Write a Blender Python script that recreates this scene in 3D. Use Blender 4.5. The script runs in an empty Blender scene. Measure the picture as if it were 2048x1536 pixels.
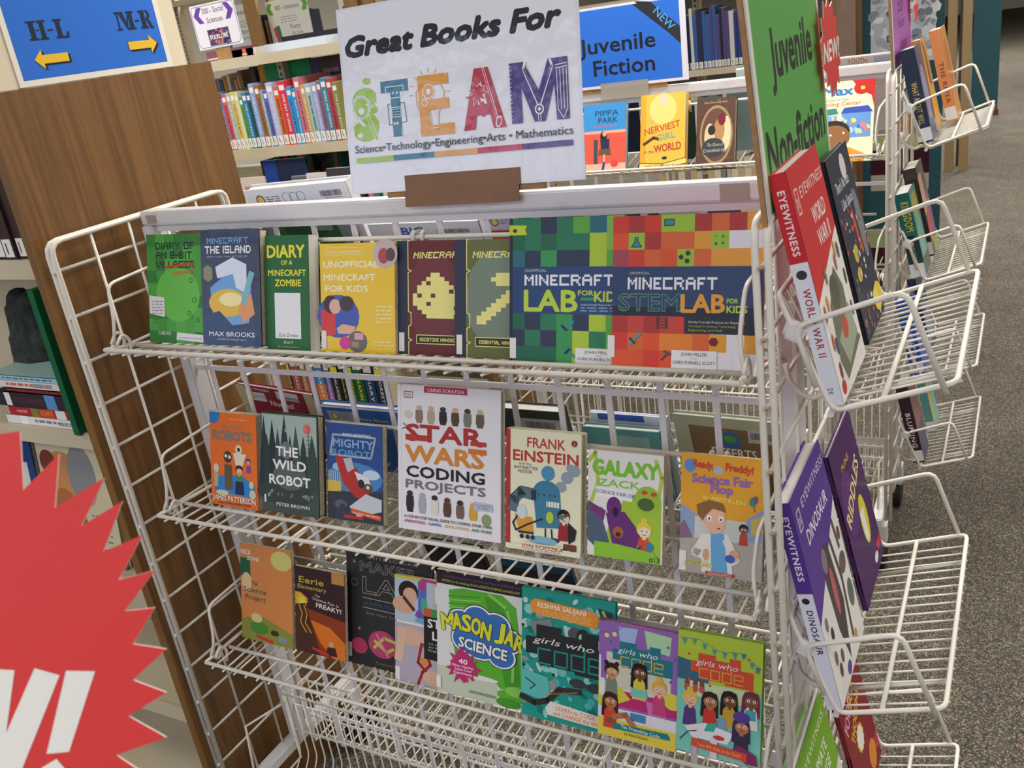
import bpy, bmesh, math, random
from mathutils import Matrix, Vector
random.seed(7)
SC = bpy.context.scene
COL = SC.collection

# ---------------------------------------------------------------- camera, world, lights, exposure
def look(right, down, fwd, pos):
    m = Matrix(((right[0], -down[0], -fwd[0], pos[0]),
                (right[1], -down[1], -fwd[1], pos[1]),
                (right[2], -down[2], -fwd[2], pos[2]), (0, 0, 0, 1)))
    return m
cd = bpy.data.cameras.new('camera')
cam = bpy.data.objects.new('camera', cd)
COL.objects.link(cam)
cam.matrix_world = look((0.877682, 0.457718, -0.142014), (0.052749, -0.386795, -0.920656),
                        (-0.476331, 0.800552, -0.363627), (1.31672, -1.08599, 0.21775))
cd.sensor_width = 36
cd.lens = 36 * 1853.48 / 2048
cd.clip_start = 0.02
SC.camera = cam
cd.dof.use_dof = True
cd.dof.focus_distance = 1.55
cd.dof.aperture_fstop = 16.0

W = bpy.data.worlds.new('world')
SC.world = W
W.use_nodes = True
bg = W.node_tree.nodes['Background']
bg.inputs[0].default_value = (0.93, 0.96, 1.0, 1)
bg.inputs[1].default_value = 0.55

SC.view_settings.view_transform = 'Standard'
SC.view_settings.look = 'None'
SC.view_settings.gamma = 1
SC.view_settings.use_curve_mapping = False
SC.view_settings.exposure = 0.08
SC.cycles.use_denoising = True
SC.cycles.max_bounces = 6
SC.cycles.diffuse_bounces = 3
SC.cycles.glossy_bounces = 3
SC.cycles.transparent_max_bounces = 8
WIN = 2.3      # brightness of the daylight panes
FL = -1.29      # carpet level; z = 0 is the top rim of the near rack
CE = 1.55       # ceiling

def area(name, loc, sx, sy, power, col=(1, 0.97, 0.92), rot=(0, 0, 0)):
    l = bpy.data.lights.new(name, 'AREA')
    l.shape = 'RECTANGLE'
    l.size = sx
    l.size_y = sy
    l.energy = power
    l.color = col
    o = bpy.data.objects.new(name, l)
    o.location = loc
    o.rotation_euler = rot
    COL.objects.link(o)
    return o
LAMPS = [(-2.2, -1.2), (0.6, -2.6), (3.2, -1.0), (-2.2, 1.0), (0.7, 1.0), (3.2, 1.4), (-2.4, 4.4), (0.4, 4.6), (3.0, 4.6), (-2.0, 9.0), (2.0, 9.0), (0.5, 14.0)]
POW = [26, 23, 24, 34, 47, 34, 80, 80, 60, 140, 120, 200]
for (x, y), pw in zip(LAMPS, POW):
    area('ceiling_lamp_light', (x, y, CE - 0.075), 1.16, 0.56, pw)

# ---------------------------------------------------------------- helpers
def lin(c):
    if isinstance(c, str):
        c = c.lstrip('#')
        if len(c) == 3: c = ''.join(k * 2 for k in c)
        c = [int(c[i:i + 2], 16) / 255 for i in (0, 2, 4)]
    return tuple(((v / 12.92) if v <= 0.04045 else ((v + 0.055) / 1.055) ** 2.4) for v in c)

MATS = {}
def mat(name, col, rough=0.5, metal=0.0, coat=0.0, noise=None, bump=None, emit=None, alpha=None, spec=0.5):
    if name in MATS:
        return MATS[name]
    m = bpy.data.materials.new(name)
    m.use_nodes = True
    nt = m.node_tree
    b = nt.nodes['Principled BSDF']
    b.inputs['Base Color'].default_value = (*lin(col), 1)
    b.inputs['Roughness'].default_value = rough
    b.inputs['Metallic'].default_value = metal
    b.inputs['Coat Weight'].default_value = coat
    b.inputs['Specular IOR Level'].default_value = spec
    tc = nt.nodes.new('ShaderNodeTexCoord')
    if noise:
        sc, c2, lo, hi = noise
        n = nt.nodes.new('ShaderNodeTexNoise')
        n.inputs['Scale'].default_value = sc
        n.inputs['Detail'].default_value = 4
        nt.links.new(tc.outputs['Object'], n.inputs['Vector'])
        r = nt.nodes.new('ShaderNodeValToRGB')
        r.color_ramp.elements[0].position = lo
        r.color_ramp.elements[1].position = hi
        r.color_ramp.elements[0].color = (*lin(col), 1)
        r.color_ramp.elements[1].color = (*lin(c2), 1)
        nt.links.new(n.outputs['Fac'], r.inputs['Fac'])
        nt.links.new(r.outputs['Color'], b.inputs['Base Color'])
    if bump:
        sc, st = bump
        n = nt.nodes.new('ShaderNodeTexNoise')
        n.inputs['Scale'].default_value = sc
        nt.links.new(tc.outputs['Object'], n.inputs['Vector'])
        bp = nt.nodes.new('ShaderNodeBump')
        bp.inputs['Strength'].default_value = st
        bp.inputs['Distance'].default_value = 0.002
        nt.links.new(n.outputs['Fac'], bp.inputs['Height'])
        nt.links.new(bp.outputs['Normal'], b.inputs['Normal'])
    if emit:
        b.inputs['Emission Color'].default_value = (*lin(col), 1)
        b.inputs['Emission Strength'].default_value = emit
    if alpha is not None:
        b.inputs['Alpha'].default_value = alpha
    MATS[name] = m
    return m

def printmat(name, rough, coat, bumpy=0.0):
    m = mat(name, '#ffffff', rough, coat=coat, spec=.25)
    nt = m.node_tree
    b = nt.nodes['Principled BSDF']
    a = nt.nodes.new('ShaderNodeAttribute')
    a.attribute_name = 'Col'
    nt.links.new(a.outputs['Color'], b.inputs['Base Color'])
    b.inputs['Coat Roughness'].default_value = 0.12
    if bumpy:
        tc = nt.nodes.new('ShaderNodeTexCoord')
        n = nt.nodes.new('ShaderNodeTexNoise')
        n.inputs['Scale'].default_value = 14
        n.inputs['Detail'].default_value = 3
        nt.links.new(tc.outputs['Object'], n.inputs['Vector'])
        bp = nt.nodes.new('ShaderNodeBump')
        bp.inputs['Strength'].default_value = bumpy
        bp.inputs['Distance'].default_value = 0.01
        nt.links.new(n.outputs['Fac'], bp.inputs['Height'])
        nt.links.new(bp.outputs['Normal'], b.inputs['Coat Normal'])
    return m
PRINT = printmat('printed_board', 0.5, 0.06)
GLOSS = printmat('glossy_laminate', 0.4, 0.3, 0.35)
MATT = printmat('matt_paper', 0.75, 0.0)
WIRE = mat('white_coated_wire', '#e5dfd2', 0.38, noise=(55, '#cdbd9f', 0.66, 0.82))
FRAME = mat('white_enamel_steel', '#dedadb', 0.38, noise=(30, '#cfc6b6', 0.62, 0.85))
RUST = mat('rust', '#96643c', 0.8, noise=(400, '#c9b490', 0.35, 0.65))
BEIGE = mat('beige_enamel_shelf', '#cdc0a3', 0.45, noise=(6, '#c3b596', 0.4, 0.7))
PAGES = mat('book_pages', '#d8cdb4', 0.9, noise=(240, '#bfb293', 0.45, 0.6))
WHITEP = mat('white_paper_pages', '#e6e3da', 0.9)
BLACKR = mat('black_rubber', '#1a1a1a', 0.6)
CARD = mat('brown_cardboard', '#a87f55', 0.85, noise=(60, '#96703f', 0.4, 0.7))
TAPE = mat('brown_packing_tape', '#85592f', 0.45, coat=0.0, noise=(20, '#7b5434', 0.4, 0.7))
CLEAR = mat('clear_tape', '#b9b2a4', 0.2, alpha=0.55)

def link(name, me, parent=None, m=None, loc=None):
    o = bpy.data.objects.new(name, me)
    COL.objects.link(o)
    if parent is not None:
        o.parent = parent
    if m is not None and me is not None and len(me.materials) == 0:
        me.materials.append(m)
    if loc is not None:
        o.location = loc
    return o
def tag(o, label=None, cat=None, group=None, kind=None):
    if label: o['label'] = label
    if cat: o['category'] = cat
    if group: o['group'] = group
    if kind: o['kind'] = kind
    return o
def empty(name, mw, label, cat, group=None):
    o = bpy.data.objects.new(name, None)
    COL.objects.link(o)
    o.empty_display_size = 0.02
    if isinstance(mw, Matrix):
        o.matrix_world = mw
    else:
        o.location = mw
    return tag(o, label, cat, group)
def me_from(bm, name='mesh', smooth=False):
    bmesh.ops.recalc_face_normals(bm, faces=bm.faces)
    me = bpy.data.meshes.new(name)
    bm.to_mesh(me)
    bm.free()
    if smooth:
        for p in me.polygons: p.use_smooth = True
    return me
def bx(bm, x0, y0, z0, x1, y1, z1, mi=0, bev=0.0):
    r = bmesh.ops.create_cube(bm, size=1, matrix=Matrix.Translation(((x0 + x1) / 2, (y0 + y1) / 2, (z0 + z1) / 2)) @ Matrix.Diagonal((x1 - x0, y1 - y0, z1 - z0, 1)))
    if bev:
        es = {e for v in r['verts'] for e in v.link_edges}
        bmesh.ops.bevel(bm, geom=list(es), offset=bev, segments=2, affect='EDGES')
    for v in r['verts']:
        if v.is_valid:
            for f in v.link_faces: f.material_index = mi
def box(name, a, b, parent, m, bev=0.0):
    bm = bmesh.new()
    bx(bm, *a, *b, bev=bev)
    return link(name, me_from(bm, name), parent, m)
def roundpts(pts, r):
    out = [Vector(pts[0])]
    for i in range(1, len(pts) - 1):
        p, a, b = Vector(pts[i]), Vector(pts[i - 1]), Vector(pts[i + 1])
        da, db = a - p, b - p
        q = min(r, da.length * .45, db.length * .45)
        s, e = p + da.normalized() * q, p + db.normalized() * q
        for t in (0, .33, .67, 1):
            out.append(s.lerp(p, t).lerp(p.lerp(e, t), t))
    out.append(Vector(pts[-1]))
    return out
def tube(bm, pts, r, n=6, rnd=0.0, mi=0, closed=False):
    pts = [Vector(p) for p in pts]
    if closed:
        pts = [(pts[-1] + pts[0]) / 2] + pts + [(pts[-1] + pts[0]) / 2]
    if rnd: pts = roundpts(pts, rnd)
    d = (pts[1] - pts[0]).normalized()
    u = d.orthogonal().normalized()
    rings = []
    for i, p in enumerate(pts):
        if i == 0: t = pts[1] - pts[0]
        elif i == len(pts) - 1: t = pts[-1] - pts[-2]
        else: t = (pts[i + 1] - p).normalized() + (p - pts[i - 1]).normalized()
        t.normalize()
        u = (u - t * u.dot(t)).normalized()
        v = t.cross(u)
        rings.append([bm.verts.new(p + (u * math.cos(2 * math.pi * k / n) + v * math.sin(2 * math.pi * k / n)) * r) for k in range(n)])
    for a, b in zip(rings, rings[1:]):
        for k in range(n):
            f = bm.faces.new((a[k], a[(k + 1) % n], b[(k + 1) % n], b[k]))
            f.smooth = True
            f.material_index = mi
    if not closed:
        bm.faces.new(rings[0][::-1]).material_index = mi
        bm.faces.new(rings[-1]).material_index = mi
def tubes(name, paths, r, parent, m=WIRE, n=8, rnd=0.012):
    bm = bmesh.new()
    for p in paths:
        tube(bm, p, r, n, rnd)
    me = bpy.data.meshes.new(name)
    bm.to_mesh(me)
    bm.free()
    return link(name, me, parent, m)
WC = {}
def wire_mesh(key, pts, r, rnd=0.0, rust=None, n=6):
    if key in WC: return WC[key]
    bm = bmesh.new()
    tube(bm, pts, r, n, rnd)
    if rust is not None:
        k = len(bm.faces)
        bmesh.ops.create_uvsphere(bm, u_segments=6, v_segments=4, radius=r * 1.12, matrix=Matrix.Translation(rust))
        bm.faces.ensure_lookup_table()
        for f in bm.faces[k:]: f.material_index = 1
    me = bpy.data.meshes.new('wire')
    bm.to_mesh(me)
    bm.free()
    me.materials.append(WIRE)
    if rust is not None: me.materials.append(RUST)
    WC[key] = me
    return me

# ---------------------------------------------------------------- flat print: shapes and lettering laid on a surface
TC = {}
def glyphs(s, bold=0.0, shear=0.0, space=1.0):
    k = (s, bold, shear, space)
    if k in TC: return TC[k]
    cu = bpy.data.curves.new('t', 'FONT')
    cu.body = s
    cu.size = 1
    cu.offset = bold
    cu.shear = shear
    cu.space_character = space
    cu.resolution_u = 2
    o = bpy.data.objects.new('t', cu)
    me = o.to_mesh()
    vs = [(v.co.x / 0.73, v.co.y / 0.73) for v in me.vertices]
    fs = [tuple(p.vertices) for p in me.polygons]
    o.to_mesh_clear()
    bpy.data.objects.remove(o)
    bpy.data.curves.remove(cu)
    TC[k] = (vs, fs)
    return TC[k]
PX = dict(A='01110 10001 11111 10001 10001', B='11110 10001 11110 10001 11110', C='11111 10000 10000 10000 11111',
 D='11110 10001 10001 10001 11110', E='1111 1000 1110 1000 1111', F='1111 1000 1110 1000 1000', G='11111 10000 10011 10001 11111',
 H='10001 10001 11111 10001 10001', I='1 1 1 1 1', K='10001 10010 11100 10010 10001', L='1000 1000 1000 1000 1111',
 M='10001 11011 10101 10001 10001', N='10001 11001 10101 10011 10001', O='11111 10001 10001 10001 11111', R='11110 10001 11110 10010 10001',
 S='11111 10000 11111 00001 11111', T='11111 00100 00100 00100 00100', V='10001 10001 10001 01010 00100', Y='10001 01010 00100 00100 00100',
 J='00111 00010 00010 10010 01100', P='11110 10001 11110 10000 10000', U='10001 10001 10001 10001 11111', W='10001 10001 10101 11011 10001',
 X='10001 01010 00100 01010 10001')
PX['8'] = '1111 1001 1111 1001 1111'; PX['-'] = '000 000 111 000 000'; PX[' '] = '00 00 00 00 00'
class Art:
    """A sheet of flat print W x H metres; x and y run 0..1 from the top left corner."""
    def __init__(s, w, h, lift=0.0003, step=2.5e-5):
        s.w, s.h, s.v, s.f, s.c, s.z, s.step = w, h, [], [], [], lift, step
    def _add(s, pts, faces, col):
        n = len(s.v)
        s.v += [(x, y, s.z) for x, y in pts]
        s.f += [tuple(i + n for i in f) for f in faces]
        s.c += [lin(col)] * len(faces)
        s.z += s.step
    def q(s, x, y): return (x * s.w, (1 - y) * s.h)
    def p(s, pts, c):
        s._add([s.q(*a) for a in pts], [tuple(range(len(pts)))], c)
    def r(s, x0, y0, x1, y1, c): s.p([(x0, y0), (x0, y1), (x1, y1), (x1, y0)], c)
    def e(s, cx, cy, rx, ry, c, n=18, rot=0, half=None):
        """ellipse; rx in widths, ry in heights"""
        a0, a1 = (0, 2 * math.pi) if half is None else half
        pts = []
        for k in range(n):
            a = a0 + (a1 - a0) * k / (n if half is None else n - 1)
            X, Y = rx * s.w * math.cos(a), ry * s.h * math.sin(a)
            X, Y = X * math.cos(rot) - Y * math.sin(rot), X * math.sin(rot) + Y * math.cos(rot)
            pts.append((cx * s.w + X, (1 - cy) * s.h + Y))
        s._add(pts, [tuple(range(n))], c)
    def star(s, cx, cy, r0, r1, n, c, rot=0, jit=0):
        rr = random.Random(n)
        pts = []
        for k in range(2 * n):
            R = (r0 if k % 2 else r1) * s.w * (1 + jit * (rr.random() - .5))
            a = rot + math.pi * k / n
            pts.append((cx * s.w + R * math.cos(a), (1 - cy) * s.h + R * math.sin(a)))
        s._add(pts, [tuple(range(2 * n))], c)
    def l(s, pts, w, c, close=False):
        P = [Vector(s.q(*a)) for a in pts]
        if close: P.append(P[0])
        hw = w * s.w / 2
        vs, fs = [], []
        for a, b in zip(P, P[1:]):
            d = b - a
            if d.length < 1e-7: continue
            d.normalize()
            nn = Vector((-d.y, d.x)) * hw
            e = d * hw * .6
            k = len(vs)
            vs += [tuple(a - e + nn), tuple(a - e - nn), tuple(b + e - nn), tuple(b + e + nn)]
            fs.append((k, k + 1, k + 2, k + 3))
        s._add(vs, fs, c)
    def ring(s, cx, cy, rx, ry, w, c, n=22):
        s.l([(cx + rx * math.cos(2 * math.pi * k / n), cy + ry * math.sin(2 * math.pi * k / n)) for k in range(n)], w, c, True)
    def t(s, txt, x, y, h, c, w=None, al='c', b=0.0, sh=0.0, rot=0, sp=1.0, edge=None, ew=0.02):
        """text: x,y baseline anchor, h cap height (of sheet height), w total width (of sheet width)"""
        if edge: s.t(txt, x, y, h, edge, w, al, b + ew, sh, rot, sp)
        vs, fs = glyphs(txt, 0, sh, sp)
        x0, x1 = min(v[0] for v in vs), max(v[0] for v in vs)
        H = h * s.h
        sx = H if w is None else w * s.w / (x1 - x0)
        ox = {'c': (x0 + x1) / 2, 'l': x0, 'r': x1}[al]
        cr, sr = math.cos(math.radians(rot)), math.sin(math.radians(rot))
        X, Y = s.q(x, y)
        out = []
        for vx, vy in vs:
            a, b2 = (vx - ox) * sx, vy * H
            out.append((X + a * cr - b2 * sr, Y + a * sr + b2 * cr))
        if b <= 0:
            s._add(out, fs, c)
            return
        r = b * H * .85
        nd = 8 if b >= .035 else 4
        for k in range(nd):      # a heavier weight: the same outlines struck again, a little apart
            ang = 2 * math.pi * k / nd + .4
            dx, dy = r * math.cos(ang), r * math.sin(ang)
            s._add([(p + dx, q2 + dy) for p, q2 in out], fs, c)
            s.z -= s.step * .9
        s.z += s.step * .4
        s._add(out, fs, c)
    def px(s, txt, x, y, w, h, c, sh=0.0, edge=None):
        """block lettering: left x, baseline y"""
        if edge: s.px(txt, x - .012, y + .01, w, h, edge, sh)
        rows = [PX[ch].split() for ch in txt]
        n = sum(len(r[0]) + 1 for r in rows) - 1
        u, v = w * s.w / n, h * s.h / 5
        X0, Y0 = s.q(x, y)
        vs, fs, cx = [], [], 0
        for r in rows:
            for j, row in enumerate(r):
                k = 0
                while k < len(row):
                    if row[k] == '1':
                        e = k
                        while e < len(row) and row[e] == '1': e += 1
                        a, b = X0 + (cx + k) * u - u * .06, X0 + (cx + e) * u + u * .06
                        y0, y1 = Y0 + (4 - j) * v, Y0 + (5 - j) * v + v * .02
                        q0, q1 = sh * (y0 - Y0), sh * (y1 - Y0)
                        m = len(vs)
                        vs += [(a + q0, y0), (b + q0, y0), (b + q1, y1), (a + q1, y1)]
                        fs.append((m, m + 1, m + 2, m + 3))
                        k = e
                    k += 1
            cx += len(r[0]) + 1
        s._add(vs, fs, c)
    def grid(s, x0, y0, x1, y1, nx, ny, cols, seed=1):
        rr = random.Random(seed)
        for j in range(ny):
            for i in range(nx):
                c = cols[j][i] if isinstance(cols[0], (list, tuple)) else rr.choice(cols)
                if c is None: continue
                s.r(x0 + (x1 - x0) * i / nx, y0 + (y1 - y0) * j / ny, x0 + (x1 - x0) * (i + 1) / nx, y0 + (y1 - y0) * (j + 1) / ny, c)
                s.z -= s.step
        s.z += s.step
    def specks(s, x0, y0, x1, y1, n, cols, r=.02, seed=1):
        rr = random.Random(seed)
        for i in range(n):
            s.e(rr.uniform(x0, x1), rr.uniform(y0, y1), r * rr.uniform(.5, 1.3), r * rr.uniform(.4, 1.2) * s.w / s.h, rr.choice(cols), n=7, rot=rr.random() * 3)
            s.z -= s.step * .7
        s.z += s.step
    def lines(s, x0, x1, y, n, dy, h, c, seed=1):
        rr = random.Random(seed)
        for i in range(n):
            x = x0
            while x < x1 - .02:
                w = rr.uniform(.03, .09)
                s.r(x, y + i * dy - h, min(x + w, x1), y + i * dy, c)
                s.z -= s.step
                x += w + .018
        s.z += s.step
    def bars(s, x0, y0, x1, y1, c='#3a3a44', seed=3):
        rr = random.Random(seed)
        x = x0
        while x < x1:
            w = (x1 - x0) * rr.uniform(.008, .03)
            s.r(x, y0, min(x + w, x1), y1, c)
            s.z -= s.step
            x += w + (x1 - x0) * rr.uniform(.008, .025)
        s.z += s.step
    def kid(s, x, y, k, skin, hair, shirt, style=0, pants=None):
        """small illustrated figure: x,y head centre, k head radius in widths"""
        q = k * s.w / s.h
        if style == 1: s.p([(x - k * 1.15, y), (x - k * .8, y - q), (x + k * .9, y - q), (x + k * 1.12, y), (x + k * 1.15, y + q * 2.2), (x + k * .6, y + q * 2.3), (x - k * .6, y + q * 2.5), (x - k * 1.25, y + q * 2.3)], hair)
        s.p([(x - k * .3, y + q * .8), (x + k * .35, y + q * .8), (x + k * .8, y + q * 1.5), (x + k, y + q * 3.9), (x - k, y + q * 3.9), (x - k * .8, y + q * 1.5)], shirt)
        s.r(x - k * .2, y + q * .7, x + k * .3, y + q * 1.35, skin)
        s.e(x, y - q * .12, k * 1.1, q * 1.08, hair)
        if style == 2:
            s.e(x - k * .8, y - q * 1.1, k * .35, q * .35, hair); s.e(x + k * .8, y - q * 1.1, k * .35, q * .35, hair)
        if style == 3: s.e(x, y - q * 1.35, k * .45, q * .4, hair)
        s.e(x + k * .08, y + q * .2, k * .9, q * .88, skin)
        s.p([(x - k * .9, y - q * .1), (x - k * .7, y - q * .8), (x, y - q * 1.1), (x + k * .8, y - q * .8), (x + k * 1.02, y), (x + k * .5, y - q * .38), (x - k * .1, y - q * .5), (x - k * .6, y - q * .2)], hair)
        for d in (-.3, .45):
            s.e(x + k * d, y + q * .1, k * .22, q * .24, '#f4efe6', n=8)
            s.e(x + k * d, y + q * .12, k * .1, q * .13, '#231a18', n=6)
        s.l([(x - k * .15, y + q * .6), (x + k * .1, y + q * .68), (x + k * .35, y + q * .6)], k * .09, '#5a2018')
    def build(s, name, parent, o=(0, 0, 0), u=(1, 0, 0), v=(0, 0, 1), m=None, kind=None):
        u, v, o = Vector(u), Vector(v), Vector(o)
        n = u.cross(v)
        me = bpy.data.meshes.new(name)
        me.from_pydata([tuple(o + u * a + v * b + n * c) for a, b, c in s.v], [], s.f)
        at = me.color_attributes.new('Col', 'FLOAT_COLOR', 'CORNER')
        data = []
        for p in me.polygons:
            data += [*s.c[p.index], 1.0] * p.loop_total
        at.data.foreach_set('color', data)
        me.update()
        return link(name, me, parent, m or PRINT)

def colored(name, boxes, parent=None, m=None):
    """one mesh of coloured boxes: (x0,y0,z0,x1,y1,z1,colour)"""
    vs, fs, cs = [], [], []
    for b in boxes:
        x0, y0, z0, x1, y1, z1, c = b
        n = len(vs)
        vs += [(x, y, z) for x in (x0, x1) for y in (y0, y1) for z in (z0, z1)]
        for f in ((0, 1, 3, 2), (4, 6, 7, 5), (0, 4, 5, 1), (2, 3, 7, 6), (0, 2, 6, 4), (1, 5, 7, 3)):
            fs.append(tuple(n + i for i in f))
            cs.append(lin(c[f[0] == 1 and f[1] == 5] if isinstance(c, tuple) else c))
    me = bpy.data.meshes.new(name)
    me.from_pydata(vs, [], fs)
    at = me.color_attributes.new('Col', 'FLOAT_COLOR', 'CORNER')
    data = []
    for p in me.polygons:
        data += [*cs[p.index], 1.0] * p.loop_total
    at.data.foreach_set('color', data)
    return link(name, me, parent, m or PRINT)
# ---------------------------------------------------------------- the room
fm = mat('speckled_carpet', '#5f584c', 0.95)
def carpet():
    nt = fm.node_tree
    b = nt.nodes['Principled BSDF']
    tc = nt.nodes.new('ShaderNodeTexCoord')
    v = nt.nodes.new('ShaderNodeTexVoronoi')
    v.inputs['Scale'].default_value = 330
    nt.links.new(tc.outputs['Object'], v.inputs['Vector'])
    hsv = nt.nodes.new('ShaderNodeSeparateColor')
    nt.links.new(v.outputs['Color'], hsv.inputs['Color'])
    r = nt.nodes.new('ShaderNodeValToRGB')
    r.color_ramp.interpolation = 'CONSTANT'
    cols = ['#2a2825', '#4d463c', '#6a6152', '#38352f', '#5c4f42', '#424a50', '#786c58', '#33302b', '#64493c', '#46503f', '#8a806e', '#403b34']
    el = r.color_ramp.elements
    el[0].color = (*lin(cols[0]), 1)
    el[1].position = 1 / 12
    el[1].color = (*lin(cols[1]), 1)
    for i in range(2, 12):
        q = el.new(i / 12)
        q.color = (*lin(cols[i]), 1)
    nt.links.new(hsv.outputs['Red'], r.inputs['Fac'])
    n = nt.nodes.new('ShaderNodeTexNoise')
    n.inputs['Scale'].default_value = 5
    nt.links.new(tc.outputs['Object'], n.inputs['Vector'])
    mx = nt.nodes.new('ShaderNodeMix')
    mx.data_type = 'RGBA'
    mx.blend_type = 'OVERLAY'
    mx.inputs[0].default_value = 0.35
    nt.links.new(r.outputs['Color'], mx.inputs[6])
    nt.links.new(n.outputs['Fac'], mx.inputs[7])
    nt.links.new(mx.outputs[2], b.inputs['Base Color'])
carpet()
f = box('floor', (-7, -4, FL - .05), (6, 26, FL), None, fm)
tag(f, 'speckled grey brown carpet', kind='structure')
c = box('ceiling', (-7, -4, CE), (6, 26, CE + .05), None, mat('ceiling_tile', '#dad7cf', 0.9, noise=(90, '#c4c0b6', .5, .7)))
tag(c, 'white tiled ceiling', kind='structure')
wm = mat('cream_wall', '#e4dfd2', 0.85)
for nm, a, b2 in (('wall_far', (-7, 26, FL), (6, 26.1, CE)), ('wall_left', (-7.1, -4, FL), (-7, 26, CE)), ('wall_right', (6, -4, FL), (6.1, 26, CE))):
    tag(box(nm, a, b2, None, wm), 'cream painted wall', kind='structure')
for i, (x, y) in enumerate(LAMPS):
    t = empty('ceiling_lamp', (x, y, CE), 'flat white ceiling light panel', 'lamp', 'ceiling lights')
    bm = bmesh.new()
    bx(bm, -.62, -.32, -.06, .62, .32, 0)
    link('housing', me_from(bm), t, FRAME)
    box('diffuser', (-.58, -.28, -.066), (.58, .28, -.061), t, mat('lit_diffuser', '#fff6e8', 0.6, emit=2.2))

# daylight windows high in the wall behind the camera
tag(box('wall_back', (-7, -4.1, FL), (6, -4, .35), None, wm), 'cream wall behind the camera', kind='structure')
tag(box('wall_back', (-7, -4.1, 1.5), (6, -4, CE), None, wm), 'cream wall above the windows', kind='structure')
for i, (x0, x1) in enumerate(((-5.2, -3.5), (-3.3, -1.6), (-1.4, .3), (.5, 2.2))):
    w = box('window_%d' % (i + 1), (x0, -4.08, .38), (x1, -4.06, 1.48), None, mat('daylight_pane', '#cfdcff', .3, emit=WIN))
    tag(w, 'tall pane of daylight behind the camera', kind='structure')
    for a, b2 in (((x0 - .1, -4.07, .35), (x0, -3.98, 1.5)), ((x1, -4.07, .35), (x1 + .1, -3.98, 1.5)), (((x0 + x1) / 2 - .02, -4.06, .38), ((x0 + x1) / 2 + .02, -4.0, 1.48))):
        box('window_bar', a, b2, w, FRAME)

# ---------------------------------------------------------------- wire display racks
G = .0762
RW = 1.09
def rack(dx, dy, dz, label):
    t = empty('display_rack', (dx, dy, dz), label, 'display rack')
    HB = -1.12
    # end panels: a rim of two round rods with rods welded between
    for x in (0, RW):
        bm = bmesh.new()
        for s in (-.0062, .0062):
            tube(bm, [(x + s, -.1905, HB), (x + s, -.1905, 0), (x + s, .1905, 0), (x + s, .1905, HB)], .0041, 8, .022)
        ep = link('end_panel', me_from(bm), t, WIRE)
        hm = wire_mesh(('h', 1), [(0, -.194, 0), (0, .194, 0)], .0027, rust=(0, -.195, 0))
        hl = wire_mesh(('h', 0), [(0, -.194, 0), (0, .194, 0)], .0027)
        for k in range(14):
            link('wire', hm if x else hl, ep, loc=(x, 0, -(.588 + k) * G))
        vm = wire_mesh('v', [(0, 0, 0), (0, 0, HB)], .0025)
        for y in (-.1143, -.0381, .0381, .1143):
            link('wire', vm, ep, loc=(x + (.005 if not x else -.005), y, 0))
    # back panel of flat bars in a channel frame
    for x in (.017, RW - .017): box('post', (x - .012, -.016, HB - .01), (x + .012, .016, -.018), t, FRAME, .002)
    bp = box('back_panel', (.029, -.004, -.03), (RW - .029, .004, -.0185), t, FRAME)
    bm = bmesh.new()
    bx(bm, -.0045, -.0015, -1.12, .0045, .0015, -.018)
    vb = me_from(bm)
    for k in range(-3, 10):
        link('bar', vb, bp, FRAME, (.2888 + k * G, 0, 0))
    bm = bmesh.new()
    bx(bm, .02, -.0045, -.0045, RW - .02, -.0015, .0045)
    hb = me_from(bm)
    for z in (-.2775, -.66, -1.04):
        link('bar', hb, bp, FRAME, (0, 0, z))
    tr = box('top_rail', (.006, -.0135, -.0175), (RW - .006, .0135, .006), t, FRAME, .0025)
    for x in (.02, RW - .02):
        box('base_foot', (x - .022, -.2, -1.14), (x + .006, .2, -1.115), t, FRAME, .003)
        for y in (-.17, .17):
            cs = box('caster', (x - .016, y - .02, -1.2), (x + .016, y + .02, -1.14), t, FRAME, .002)
            bm = bmesh.new()
            bmesh.ops.create_cone(bm, cap_ends=True, segments=20, radius1=.045, radius2=.045, depth=.024, matrix=Matrix.Translation((x, y + .012, -1.245 - dz)) @ Matrix.Rotation(math.pi / 2, 4, 'Y'))
            link('wheel', me_from(bm), cs, BLACKR)
    return t
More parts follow.
